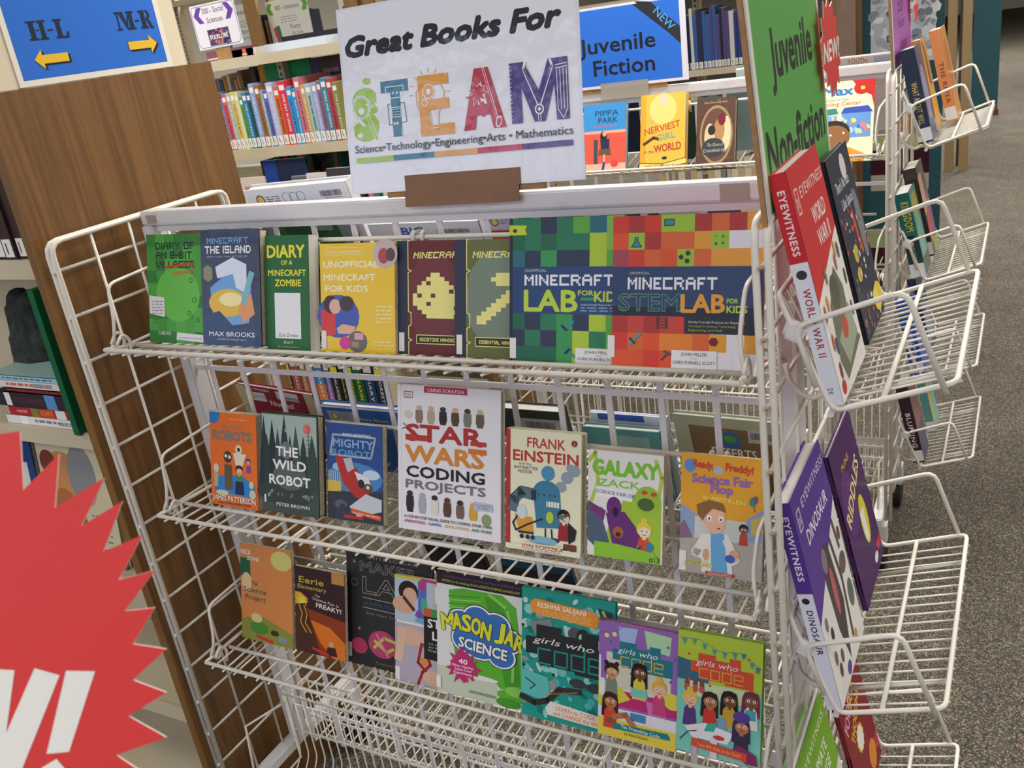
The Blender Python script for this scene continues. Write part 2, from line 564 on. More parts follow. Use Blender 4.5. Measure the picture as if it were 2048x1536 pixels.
def tray(dx, dy, dz, z0, z1, sy, label, group):
    """slanted wire book shelf hooked on the back panel; sy=-1 faces the camera, +1 the far side"""
    t = empty('wire_shelf', (dx, dy, dz), label, 'shelf', group)
    L, R = .048, RW - .03
    f = sy * .185
    zb = z1
    ps = [[(L, f, z0), (R, f, z0)], [(L + .012, sy * .135, z0 + (z1 - z0) * .3 + .001), (R - .012, sy * .135, z0 + (z1 - z0) * .3 + .001)],
          [(L - .01, sy * .02, zb - .004), (R + .01, sy * .02, zb - .004)], [(L, f, z0), (L, sy * .02, zb)], [(R, f, z0), (R, sy * .02, zb)]]
    tubes('rim', ps, .0034, t, rnd=0)
    # back rest rail carried by a bent rod at each end
    h = z0 + .131
    if sy < 0: tubes('rest_rail', [[(L + .02, sy * .036, h), (R - .02, sy * .036, h)]], .0034, t, rnd=0)
    for x in (L, R):
        tubes('end_hoop', [[(x, sy * .165, z0 + .002), (x + (.006 if x == L else -.006), sy * .157, z0 + .04), (x, sy * .145, z0 + .095), (x, sy * .02, z0 + .1), (x, sy * .008, z0 + .085)]], .0027, t, rnd=.014)
        tubes('hook', [[(x, sy * .17, z0 + .004), (x, sy * .155, z0 + .022), (x, sy * .142, z0 + .004), (x, sy * .155, z0 - .016), (x, sy * .17, z0 + .002)],
                       [(x + .012, sy * .17, z0 + .002), (x + .012, sy * .155, z0 + .018), (x + .012, sy * .142, z0), (x + .012, sy * .15, z0 - .02)]], .0027, t, rnd=.01)
    if sy < 0:
        for x in (L + .525, L + .54, R - .085, R - .065):
            tubes('hanger', [[(x, sy * .03, h - .02), (x, sy * .03, h + .006), (x, sy * .041, h + .008), (x, sy * .042, h - .014)]], .003, t, rnd=.006)
    n = 37
    for i in range(n):
        x = L + .02 + (R - L - .04) * i / (n - 1)
        rusty = (i * 7 + 3) % 5 < 2 and i > 12
        me = wire_mesh(('x', sy, rusty, round(z1 - z0, 3)), [(0, f + sy * .006, -.0045), (0, sy * .02, z1 - z0 - .0045)], .0019, rust=(0, f + sy * .006, -.004) if rusty else None)
        link('wire', me, t, loc=(x, 0, z0))
    return t
def basket(dx, dy, dz, sy, label):
    t = empty('wire_basket', (dx, dy, dz), label, 'basket')
    L, R = .03, RW - .03
    ys, yf, zf = (.19, .2, -1.13) if sy < 0 else (.25, .262, -.955)
    tubes('rim', [[(L, sy * .024, -.992), (R, sy * .024, -.992)], [(L, sy * .022, -1.0845), (R, sy * .022, -1.0845)],
                  [(L, sy * .06, -1.176), (R, sy * .06, -1.176)], [(L, sy * .14, -1.174), (R, sy * .14, -1.174)],
                  [(L, sy * ys, -1.165), (R, sy * ys, -1.165)], [(L, sy * yf, zf), (R, sy * yf, zf)],
                  [(L, sy * .024, -.992), (L, sy * .024, -1.16), (L, sy * ys, -1.165), (L, sy * yf, zf)], [(R, sy * .024, -.992), (R, sy * .024, -1.16), (R, sy * ys, -1.165), (R, sy * yf, zf)],
                  [(L, sy * .024, -1.015), (L, sy * (ys - .058), -.985), (L, sy * (ys - .04), -1.15)], [(R, sy * .024, -1.015), (R, sy * (ys - .058), -.985), (R, sy * (ys - .04), -1.15)]], .0027, t, rnd=0)
    me = wire_mesh(('b', sy), [(0, sy * .024, -.985), (0, sy * .024, -1.145), (0, sy * .045, -1.172), (0, sy * (ys - .015), -1.172), (0, sy * ys, -1.158), (0, sy * yf, zf + .004)], .0015, .012)
    if sy > 0: box('price_strip', (L + .1, ys - .006, -1.135), (R - .02, ys - .003, -1.1), t, FRAME)
    n = 47
    for i in range(n):
        link('wire', me, t, loc=(L + .005 + (R - L - .01) * i / (n - 1), 0, 0))
    return t
def pocket(dx, dy, dz, z, label, group):
    """slanted wire book pocket on the rack end: x out from the panel, y along it"""
    t = empty('wire_pocket', (dx, dy, dz + z), label, 'wire pocket', group)
    xi, xo, zi, zo = 1.152, 1.2675, 0, .039
    y0, y1 = -.171, .208
    bx0, bz0 = 1.1, .125
    def on(u): return (xi + (xo - xi) * u, zi + (zo - zi) * u)
    bm = bmesh.new()
    tube(bm, [(bx0, y0, bz0), (xi, y0, zi), (xo, y0, zo), (xo, y1, zo), (xi, y1, zi), (bx0, y1, bz0)], .0031, 8, .012, closed=True)
    for u in (.42,):
        x, zz = on(u)
        tube(bm, [(x, y0, zz), (x, y1, zz)], .003, 8)
    tube(bm, [(xi - .003, y0, zi - .004), (xi - .003, y1, zi - .004)], .0036, 8)
    link('frame', me_from(bm), t, WIRE)
    me = wire_mesh('L', [(bx0, 0, bz0 - .003), (xi, 0, zi - .005), (xo + .004, 0, zo - .006)], .0014, .006)
    n = 19
    for i in range(1, n):
        link('wire', me, t, loc=(0, y0 + (y1 - y0) * i / n, 0))
    tk = wire_mesh('LT', [(xi, 0, zi - .012), (xo, 0, zo - .01)], .0024)
    for y in (y0 + .06, y1 - .06):
        link('support_rod', tk, t, loc=(0, y, 0))
    for y in (y0 - .004, y1 + .004):
        tubes('side_guard', [[(1.136, y, .028), (1.116, y, .094), (1.221, y, .133), (1.259, y, .028)]], .0031, t, rnd=.014)
    for y in (y0, y1):
        bm = bmesh.new()
        bx(bm, -.011, -.006, -.011, .011, .006, .011, bev=.004)
        o = link('clip', me_from(bm), t, FRAME, (1.1155, y, .088))
        o.rotation_euler = (0, math.radians(22), 0)
    for y in (-.12, .12):
        tubes('wall_hook', [[(bx0 + .008, y, .1), (1.094, y, .1), (1.094, y, .115)]], .003, t, rnd=.012)
        tubes('wall_hook', [[(xi - .006, y, .005), (1.12, y, -.012), (1.097, y, .006), (1.093, y, .03)]], .0034, t, rnd=.012)
    return t
R1 = rack(0, 0, 0, 'near white wire book rack with the science sign on its rail')
D2 = (-.045, 1.35, -.008)
R2 = rack(*D2, 'white wire book rack standing behind the front one, blue sign on top')
RN = ['top', 'middle', 'bottom']
for (dx, dy, dz), rk in (((0, 0, 0), 'front rack'), (D2, 'rack behind')):
    for i, (z0, z1) in enumerate(((-.175, -.211), (-.4775, -.488), (-.785, -.787))):
        for sy in (-1, 1):
            side = 'near' if sy < 0 else 'far'
            tray(dx, dy, dz, z0, z1, sy, '%s sloping wire shelf on the %s side of the %s' % (RN[i], side, rk), 'wire shelves of the ' + rk)
    basket(dx, dy, dz, -1, 'low wire basket on the near side of the ' + rk)
    basket(dx, dy, dz, 1, 'low wire basket on the far side of the ' + rk)
for i, z in enumerate((-.207, -.6045, -.995)):
    pocket(0, 0, 0, z, '%s wire pocket on the right end of the front rack' % RN[i], 'wire pockets on the front rack end')
for i, z in enumerate((-.17, -.475, -.722, -.965)):
    pocket(D2[0] + .012, D2[1], D2[2], z, '%s wire pocket on the right end of the rack behind' % ['topmost', 'second', 'third', 'lowest'][i], 'wire pockets on the end of the rack behind')
# ---------------------------------------------------------------- books
def book(label, x, y, z, w, h, t, art, cover, lean=17.5, rz=0.0, hard=True, group=None, spine=None, pages=PAGES, gloss=PRINT, spineleft=True, slab=None, name='book', roll=0.0):
    """x,y,z: lower left corner of the front cover; the front faces local -y"""
    mw = Matrix.Translation((x, y, z)) @ Matrix.Rotation(math.radians(rz), 4, 'Z') @ Matrix.Rotation(math.radians(-lean), 4, 'X') @ Matrix.Rotation(math.radians(roll), 4, 'Y')
    r = empty(name, mw, label, 'book', group)
    k = .0018 if hard else .0006
    e = .0025 if hard else .0
    if spineleft:
        sb, pg = (0, 0, 0, k * 1.2, t, h), (k * 1.2, k, e, w - e, t - k, h - e)
    else:
        sb, pg = (w - k * 1.2, 0, 0, w, t, h), (e, k, e, w - k * 1.2, t - k, h - e)
    colored('cover', [(0, 0, 0, w, k, h, cover), (0, t - k, 0, w, t, h, cover), (*sb, cover)], r, gloss)
    pb = bmesh.new()
    bx(pb, *pg)
    link('pages', me_from(pb), r, pages)
    if art:
        a = Art(w, h)
        art(a)
        a.build('cover_print', r, (0, 0, 0), m=gloss)
    if spine:
        a = Art(t, h)
        spine(a)
        if spineleft: a.build('spine_print', r, (0, t, 0), u=(0, -1, 0), m=gloss)
        else: a.build('spine_print', r, (w, 0, 0), u=(0, 1, 0), m=gloss)
    if slab:
        a = Art(.009, .026, .0012)
        a.r(0, 0, 1, 1, '#ece8e2')
        a.build('spine_label', r, (slab[0], 0, slab[1]), m=MATT)
    return r
MC = '#f2f2f4'
def c_8bit(a):
    a.r(0, 0, 1, 1, '#3f8f3c')
    a.grid(0, 0, 1, 1, 6, 9, ['#47983f', '#3a8438', '#52a544', '#37803a', '#5bb04a'], 4)
    a.e(.55, .55, .4, .25, '#6cc04c')
    for s, y in (('DIARY OF', .14), ('AN 8-BIT', .225), ('VILLAGER', .31)):
        a.px(s, .17, y, .7 if s != 'AN 8-BIT' else .66, .065, '#23351f')
    a.l([(.33, .3), (.85, .27)], .03, '#d0402c')
    a.t('WARRIOR', .68, .365, .035, '#d8472f', w=.42, b=.03, rot=4)
    for x, y in ((.15, .42), (.8, .42), (.85, .6), (.75, .72), (.12, .8), (.9, .78)): a.ring(x, y, .035, .02, .01, '#2f7a33', 8)
    a.p([(.02, .56), (.3, .58), (.3, .76), (.02, .73)], '#e8e4e4')
    a.lines(.06, .28, .62, 5, .028, .008, '#8a8480')
    a.p([(.52, .9), (.99, .915), (.99, .985), (.5, .965)], '#eceaea')
    a.t('AN UNOFFICIAL ADVENTURE', .76, .955, .015, '#444', w=.4)
    a.t('CUBE KID', .29, .925, .034, '#e9efe2', w=.24, b=.01)
def c_island(a):
    a.r(0, 0, 1, 1, '#333e55')
    a.p([(.15, .5), (.55, .33), (.85, .5), (.8, .8), (.2, .85)], '#6fa6dc')
    a.e(.45, .63, .33, .12, '#e8b93a')
    a.e(.5, .6, .2, .06, '#fbe9a2')
    a.p([(.25, .32), (.55, .24), (.78, .3), (.78, .55), (.6, .5), (.55, .38), (.28, .42)], '#dfe6f0')
    a.p([(.7, .6), (.85, .55), (.9, .72), (.72, .8), (.62, .7)], '#e39a5c')
    a.l([(.72, .62), (.86, .38)], .09, '#7fb9c4')
    a.p([(.0, .75), (.3, .7), (.55, .84), (.9, .85), (1, .8), (1, 1), (0, 1)], '#2c4569')
    a.px('MINECRAFT', .12, .12, .7, .05, '#6ea0d8')
    a.px('THE ISLAND', .08, .205, .78, .065, MC)
    a.t('NEW YORK TIMES BESTSELLER', .46, .24, .016, '#a9b2c2', w=.7)
    a.p([(.04, .33), (.12, .3), (.2, .33), (.2, .42), (.12, .45), (.04, .42)], '#8d8a6a')
    a.t('MAX BROOKS', .5, .92, .042, '#eef0f2', w=.78, b=.012)
    a.t('AUTHOR OF WORLD WAR Z', .5, .955, .018, '#c9c6c4', w=.5)
def c_zomb(a):
    a.r(0, 0, 1, 1, '#2d6a3a')
    a.t('DIARY', .48, .19, .11, '#f0e43c', w=.86, b=.05)
    a.t('OF A', .5, .255, .04, '#f0e43c', w=.26, b=.04)
    a.t('MINECRAFT', .5, .35, .055, '#f0e43c', w=.88, b=.04)
    a.t('ZOMBIE', .52, .44, .06, '#f0e43c', w=.6, b=.04)
    a.r(.2, .5, .8, .9, '#eeeef0')
    a.t('Zack Zombie', .5, .885, .032, '#2c2c30', w=.46, sh=.2)
    a.t('Book 4', .5, .945, .028, '#e6eedd', w=.2)
    a.t('An Unofficial Book', .5, .98, .014, '#b8cfae', w=.5)
def c_yellow(a):
    a.r(0, 0, 1, 1, '#f2c91d')
    a.l([(.08, .04), (.58, .04), (.58, .105), (.08, .105)], .006, '#f6e6a8', True)
    a.t('Little Learning Labs', .33, .088, .028, '#fbf3cf', w=.44)
    a.t('UNOFFICIAL', .42, .22, .06, '#fbf8ea', w=.74, b=.02)
    a.t('MINECRAFT', .4, .34, .06, '#fbf8ea', w=.7, b=.02)
    a.t('FOR KIDS', .36, .44, .058, '#fbf8ea', w=.58, b=.02)
    a.e(.88, .1, .16, .13, '#c9b7ae'); a.e(.86, .12, .07, .07, '#b4413a'); a.e(.95, .11, .06, .06, '#5c4038')
    a.e(.24, .67, .29, .2, '#3e56ad')
    a.p([(.0, .62), (.14, .58), (.2, .66), (.2, .84), (.05, .86), (0, .84)], '#d8352e')
    a.e(.14, .56, .1, .085, '#3a241d'); a.e(.2, .58, .08, .07, '#e2b398')
    a.e(.36, .55, .1, .07, '#402a20')
    a.p([(.22, .78), (.3, .74), (.48, .76), (.44, .83), (.24, .83)], '#e5b48f')
    a.e(.5, .9, .13, .1, '#6c6660'); a.r(.46, .82, .58, .88, '#d9a7b0'); a.r(.42, .9, .52, .95, '#a88b6a')
    a.e(.33, .915, .075, .06, '#df2f8e')
    a.lines(.75, .98, .58, 5, .035, .01, '#fbeea8')
    a.lines(.72, .98, .9, 2, .03, .01, '#fbeea8')
def c_hand(bgc, bg2, word, shape):
    def f(a):
        a.r(0, 0, 1, 1, bgc)
        a.e(.55, .5, .4, .4, bg2)
        gold = '#f1ea8d'
        a.r(0, 0, .16, 1, '#32374a')
        a.l([(.2, 0), (.17, 0), (.17, .25), (.22, .26), (.17, .28), (.17, .62), (.21, .63), (.21, .74), (.17, .75), (.17, .86), (.22, .87), (.17, .89), (.17, 1)], .012, gold)
        a.px('MINECRAFT', .25, .155, .72, .055, gold, sh=.25)
        if shape == 'drop':
            rows = ['00001100000', '00011110000', '00101111000', '01111111100', '01111111010', '10110111111', '11111111111', '11101111111', '01111111101', '00111111110', '00011111100']
        else:
            rows = ['00000111111', '00001111111', '00000111111', '00000000111', '00000001110', '00000011100', '00000111000', '00001110000', '00011100000', '00111000000', '01110000000', '01100000000']
        n = len(rows)
        for j, rw in enumerate(rows):
            k = 0
            while k < 11:
                if rw[k] == '1':
                    e = k
                    while e < 11 and rw[e] == '1': e += 1
                    a.r(.24 + k * .067, .28 + j * .036, .24 + e * .067, .28 + (j + 1) * .036 + .001, gold)
                    a.z -= a.step
                    k = e
                k += 1
        a.z += a.step
        a.r(.3, .83, .96, .895, '#2a2d20')
        a.l([(.29, .825), (.97, .825), (.97, .9), (.29, .9)], .01, gold, True)
        a.px(word, .34, .88, .6, .032, gold)
    return f
GR = dict(a='#27694f', b='#333c55', c='#2f7d58', d='#3f9a55', e='#63ad45', f='#b4cf3a', g='#2f6f7a', h='#86bf4c', i='#45506e')
RD = dict(a='#d8402f', b='#b13a34', c='#c94a3c', d='#9fc53a', e='#dd6a35', f='#e7a13a', g='#e9e4ea', h='#e4572e', i='#a84a55', j='#e9862f')
def c_lab(a):
    rows = ['bacabeeeh', 'aacaccafff'[:9], 'bacccefhh', 'gbcbibfhh']
    a.grid(0, 0, 1, .335, 7, 3, [[GR[c] for c in r] for r in ('ccbceghh'[:7], 'acaccfh', 'gbdbbfe')])
    a.grid(0, .66, 1, 1, 7, 3, [[GR[c] for c in r] for r in ('abcdbfe', 'bcbdfce', 'aaadfhe')])
    a.r(0, .335, 1, .66, '#2f4a78')
    a.r(0, 0, .03, 1, '#26323f')
    a.p([(0, .045), (.16, .05), (.145, .08), (.16, .115), (0, .115)], '#c9d43c')
    a.e(.05, .085, .022, .014, '#33401f', n=7)
    a.t('UNOFFICIAL', .24, .37, .02, '#d8d2b0', w=.2)
    a.px('MINECRAFT', .14, .465, .78, .075, MC)
    a.t('LAB', .14, .64, .15, '#c3dc45', w=.47, al='l', b=.05)
    a.t('FOR', .62, .53, .035, '#c3dc45', w=.13, al='l', b=.05)
    a.r(.64, .545, .78, .565, '#37996a')
    a.t('KIDS', .76, .57, .07, '#c3dc45', w=.23, al='l', b=.05)
    a.t('Family-Friendly Projects for Exploring', .82, .6, .014, '#dde6ee', w=.35)
    a.lines(.64, .98, .62, 2, .02, .01, '#7fa0c0')
    for x, y, k in ((.53, .74, 1), (.56, .93, -1), (.93, .84, -1)):
        a.l([(x - .05, y + .03 * k), (x + .05, y - .03 * k)], .022, '#3f8fa0'); a.l([(x - .05, y), (x - .01, y + .03 * k)], .02, '#27343c')
    a.r(.6, .89, 1, 1, '#eceae8')
    a.t('JOHN MILLER', .8, .925, .02, '#3a3a3a', w=.24, b=.02); a.t('AND', .8, .945, .01, '#b05a4a', w=.06)
    a.t('CHRIS FORNELL SCOTT', .8, .972, .02, '#3a3a3a', w=.36, b=.02)
def c_stem(a):
    a.grid(0, 0, 1, .335, 9, 3, [[RD[c] for c in r] for r in ('abaddbebf'.replace('d', 'a', 1), 'hdbeefgdg'.replace('dg', 'gg'), 'iaehhefff')])
    a.r(1 / 3, 0, 4 / 9, .11, RD['d']); a.r(1 / 9, .112, 2 / 9, .223, RD['d']); a.r(6 / 9, .112, 7 / 9, .223, RD['d']); a.r(4 / 9, .223, 5 / 9, .335, RD['d'])
    a.grid(0, .66, 1, 1, 9, 3, [[RD[c] for c in r] for r in ('bcbcaegga', 'aehjjefgf', 'hhahbgggf')])
    a.r(.355, .03, .42, .07, '#3f8fa0')
    a.l([(.355, .03), (.42, .03), (.42, .07), (.355, .07)], .006, '#26343c', True)
    a.p([(.155, .14), (.175, .14), (.175, .17), (.2, .205), (.13, .205), (.155, .17)], '#3f8fa0'); a.l([(.155, .14), (.155, .17), (.13, .205), (.2, .205), (.175, .17), (.175, .14)], .006, '#26343c')
    for x, y in ((.47, .275), (.515, .25), (.51, .3)): a.star(x, y, .012, .022, 7, '#2b3138')
    for x, y, s in ((.695, .15, '-'), (.74, .16, '+'), (.695, .2, 'x'), (.74, .2, '=')): a.t(s, x, y, .025, '#2b3138', b=.06)
    a.r(0, .335, 1, .66, '#30456c')
    a.r(0, .6, 1, .66, '#222b3d'); a.r(.5, .66, .98, .77, '#2b2f38')
    a.t('UNOFFICIAL', .19, .385, .018, '#d8d2b0', w=.14)
    a.px('MINECRAFT', .11, .485, .6, .08, MC)
    a.t('STEM', .05, .625, .115, '#8fd05a', w=.42, al='l', b=.04)
    a.t('STEM', .05, .625, .115, '#30456c', w=.42, al='l', b=.012)
    a.t('LAB', .48, .63, .12, '#eda43a', w=.28, al='l', b=.05)
    a.t('FOR', .775, .57, .03, '#b7d94a', w=.07, al='l', b=.05); a.t('KIDS', .775, .63, .045, '#b7d94a', w=.13, al='l', b=.05)
    for i, s in enumerate(('Family-Friendly Projects for Exploring', 'Concepts in Science, Technology,', 'Engineering, and Math')):
        a.t(s, .53, .7 + i * .026, .014, '#d7dcdc' if i == 0 else '#a8c24e', w=(.36, .31, .22)[i], al='l', b=.01)
    for x in (.32, .38): a.l([(x, .67), (x, .74)], .01, '#43302c')
    for i in range(4): a.l([(.32, .675 + i * .02), (.38, .675 + i * .02)], .008, '#6a4038')
    a.l([(.13, .85), (.2, .78)], .016, '#3fa0a8'); a.l([(.13, .81), (.165, .845)], .012, '#26343c')
    a.e(.695, .82, .03, .03, '#7a2020', n=6)
    a.l([(.35, .95), (.4, .9)], .01, '#463a36'); a.l([(.37, .89), (.41, .91)], .016, '#4a5560')
    a.r(.42, .88, .72, 1, '#eceae8')
    a.t('JOHN MILLER', .57, .915, .022, '#2f2f33', w=.17, b=.02); a.t('AND', .57, .937, .012, '#d78a7a', w=.05)
    a.t('CHRIS FORNELL SCOTT', .57, .97, .022, '#2f2f33', w=.28, b=.02)
    a.r(.83, .89, 1, 1, '#eceae8')
def c_robots(a):
    a.r(0, 0, 1, 1, '#ee7327')
    a.p([(0, 0), (.23, 0), (.23, .05), (.17, .11), (.08, .125), (0, .115)], '#2f7fc4')
    a.t('FROM THE AUTHORS OF', .62, .07, .012, '#f8d8a8', w=.35)
    a.t('HOUSE OF', .48, .17, .035, '#8a8582', w=.42, b=.04, edge='#5a5654')
    a.t('ROBOTS', .48, .29, .1, '#85807d', w=.82, b=.06, edge='#4d4948')
    a.p([(.08, .72), (.3, .66), (.7, .66), (.95, .75), (.92, .88), (.08, .86)], '#2f86cc')
    a.e(.38, .47, .09, .065, '#4a403a'); a.e(.34, .46, .03, .02, '#e8e0c8'); a.e(.42, .47, .03, .02, '#e8e0c8')
    a.p([(.3, .55), (.46, .55), (.48, .82), (.3, .82)], '#6a5844')
    a.e(.62, .38, .07, .05, '#e7e0c4'); a.e(.62, .38, .03, .022, '#2a2622'); a.p([(.5, .42), (.78, .42), (.7, .55), (.55, .55)], '#e9e0c2')
    a.kid(.62, .6, .07, '#e9b88e', '#3a221c', '#4f8a3a', 0)
    a.p([(.54, .72), (.7, .72), (.72, .86), (.52, .86)], '#27304e')
    a.kid(.82, .5, .045, '#c9a9a0', '#4d3572', '#7d4fa0', 0)
    a.e(.13, .6, .06, .05, '#d8d0b4'); a.p([(.08, .65), (.18, .65), (.16, .8), (.06, .8)], '#b8ac90')
    a.e(.88, .74, .05, .04, '#d8d0a4'); a.e(.9, .84, .07, .05, '#cfc6a4')
    a.e(.25, .86, .14, .03, '#d9cfae')
    a.t('JAMES PATTERSON', .5, .945, .06, '#f4efe2', w=.92, b=.03, edge='#2f2620')
    a.t('AND CHRIS GRABENSTEIN', .5, .975, .018, '#5a2a18', w=.7, b=.02)
def c_wild(a):
    a.r(0, 0, 1, 1, '#46524f')
    a.r(.02, .01, .98, .4, '#a8bcb0')
    rr = random.Random(5)
    for x, w, top in ((.05, .2, .02), (.2, .22, .06), (.42, .26, .0), (.62, .2, .1), (.3, .16, .14), (.75, .16, .2), (.9, .2, .18), (.1, .14, .2), (.52, .12, .2)):
        c = rr.choice(['#2f3f3d', '#384a45', '#28363a', '#43564e'])
        a.p([(x - w / 2, .75), (x - w * .3, .35), (x, top), (x + w * .3, .35), (x + w / 2, .75)], c)
    a.e(.82, .13, .07, .05, '#e0736c')
    a.l([(.84, .1), (.84, .4)], .01, '#30403c')
    for i in range(5): a.l([(.84 - .03 - i * .01, .2 + i * .04), (.84 + .03 + i * .01, .2 + i * .04)], .006, '#30403c')
    a.e(.45, .36, .1, .09, '#6f7a76'); a.e(.45, .16, .02, .02, '#9aa8a4')
    a.e(.4, .8, .5, .12, '#39423f')
    a.e(.5, .62, .3, .14, '#5a6460')
    for s, y, w, x in (('THE', .42, .38, .46), ('WILD', .555, .58, .5), ('ROBOT', .71, .72, .5)):
        a.t(s, x, y, .098, '#efefea', w=w, b=.05)
    a.r(.04, .83, .07, .91, '#e8e8e4')
    a.specks(.1, .78, .9, .84, 14, ['#6b7673', '#8b9692'], .03, 3)
    a.t('PETER BROWN', .55, .93, .035, '#e9e9e4', w=.58, b=.015)
def c_ricky(a):
    a.r(0, 0, 1, 1, '#2c4f8f')
    a.e(.5, .55, .5, .16, '#4d86c4'); a.e(.8, .5, .15, .05, '#c7d8e8'); a.e(.2, .45, .1, .04, '#9fc0e0')
    a.r(0, .6, .25, .72, '#d8b84a'); a.p([(0, .72), (1, .66), (1, 1), (0, 1)], '#3a3d48')
    for i in range(6): a.l([(.03 + .04 * i, .5), (.03 + .04 * i, .7)], .014, '#e0c65c')
    a.l([(.12, .12), (.88, .12), (.8, .33), (.06, .33)], .03, '#aeb4bf', True)
    a.t('RICKY RICOTTA\'S', .55, .125, .03, '#f0efe8', w=.5, b=.03)
    a.t('MIGHTY', .48, .24, .085, '#8cb3d6', w=.72, b=.05, edge='#27406e')
    a.t('ROBOT', .44, .325, .06, '#6ea0cc', w=.7, b=.05, edge='#27406e')
    a.p([(.15, .33), (.42, .36), (.62, .52), (.8, .6), (.72, .78), (.5, .74), (.3, .62), (.2, .45)], '#b8362e')
    a.p([(.3, .36), (.45, .34), (.5, .45), (.38, .5)], '#b9bfc8')
    a.p([(.5, .48), (.75, .52), (.8, .62), (.6, .62)], '#dfe2e6'); a.e(.62, .6, .06, .045, '#2a2f3c')
    a.e(.74, .64, .08, .05, '#6b4a2e'); a.e(.74, .63, .03, .02, '#e8ddc0')
    a.p([(.4, .85), (.7, .7), (.98, .74), (.98, .86), (.55, .95)], '#c9ced6')
    a.e(.25, .84, .12, .05, '#5a6270'); a.p([(.25, .82), (.5, .9), (.5, 1), (.1, 1)], '#3b4252')
    a.l([(.45, .89), (.95, .93)], .07, '#e0561f'); a.t('DAV PILKEY  DAN SANTAT', .7, .925, .022, '#f6e6d8', w=.48, b=.02, rot=-3)
    a.r(.3, .94, .66, .97, '#c8322c')
def c_sw(a):
    a.r(0, 0, 1, 1, '#eae8ec')
    a.r(.03, 0, .04, 1, '#dcd9e0')
    a.r(.27, .0, .69, .045, '#b52a45'); a.t('USING SCRATCH', .48, .036, .022, '#f5eef0', w=.35, b=.015)
    a.l([(.07, .045), (.155, .045), (.155, .085), (.07, .085)], .006, '#8d3038', True); a.t('DK', .112, .08, .026, '#8d3038', w=.06)
    cols = ['#8a7a68', '#b7a88e', '#2e2b30', '#5a4636', '#7c7f72', '#6c5a4a']
    for i, c in enumerate(cols):
        x = .22 + .118 * i
        a.e(x, .15, .03, .018, '#cfb095' if i not in (2, 4) else '#3b3b40')
        a.p([(x - .035, .165), (x + .035, .165), (x + .04, .22), (x + .025, .255), (x - .025, .255), (x - .04, .22)], c)
    a.e(.11, .2, .04, .028, '#d9cbc0')
    a.l([(.05, .3), (.16, .27)], .01, '#6a665e'); a.l([(.06, .265), (.15, .31)], .01, '#6a665e')
    red, mid, yel = '#b23334', '#cf5d33', '#e09a38'
    a.t('STAR', .46, .375, .115, red, w=.74, b=.06)
    a.r(.08, .335, .3, .375, '#bb3f33'); a.r(.72, .345, .87, .375, '#bb3f33')
    a.t('WARS', .46, .52, .115, '#dc8a36', w=.76, b=.06)
    a.r(.7, .395, .87, .43, '#d8752f')
    a.t('CODING', .47, .625, .078, '#26262a', w=.76, b=.05)
    a.t('PROJECTS', .47, .705, .06, '#77767c', w=.78, b=.05)
    cols = ['#322c30', '#a9adb8', '#e2dcd4', '#5e4230', '#7a6050', '#d6a43a']
    for i, c in enumerate(cols):
        x = .12 + .125 * i
        a.e(x, .745 + .006 * i, .03, .02, '#3b3030' if i % 2 == 0 else c)
        a.p([(x - .035, .76 + .006 * i), (x + .035, .76 + .006 * i), (x + .04, .82 + .006 * i), (x + .028, .875), (x - .028, .875), (x - .04, .82 + .006 * i)], c)
    a.e(.87, .86, .045, .04, '#8aa070')
    a.p([(.75, .745), (.93, .75), (.93, .8), (.79, .8), (.76, .82), (.77, .8), (.75, .8)], '#b9bfd4'); a.t('I\'m programmed', .84, .77, .012, '#444a66', w=.14); a.t('for coding', .84, .788, .012, '#444a66', w=.1)
    a.t('A STEP-BY-STEP VISUAL GUIDE TO CODING YOUR OWN', .49, .915, .02, '#2c2c30', w=.86, b=.02)
    a.t('ANIMATIONS,', .06, .948, .02, '#c03050', w=.22, al='l', b=.03); a.t('GAMES,', .31, .948, .02, '#3a57a8', w=.13, al='l', b=.03)
    a.t('SIMULATIONS,', .47, .948, .02, '#dcb45a', w=.24, al='l', b=.03); a.t('AND MORE!', .73, .948, .02, '#3b7d4a', w=.19, al='l', b=.03)
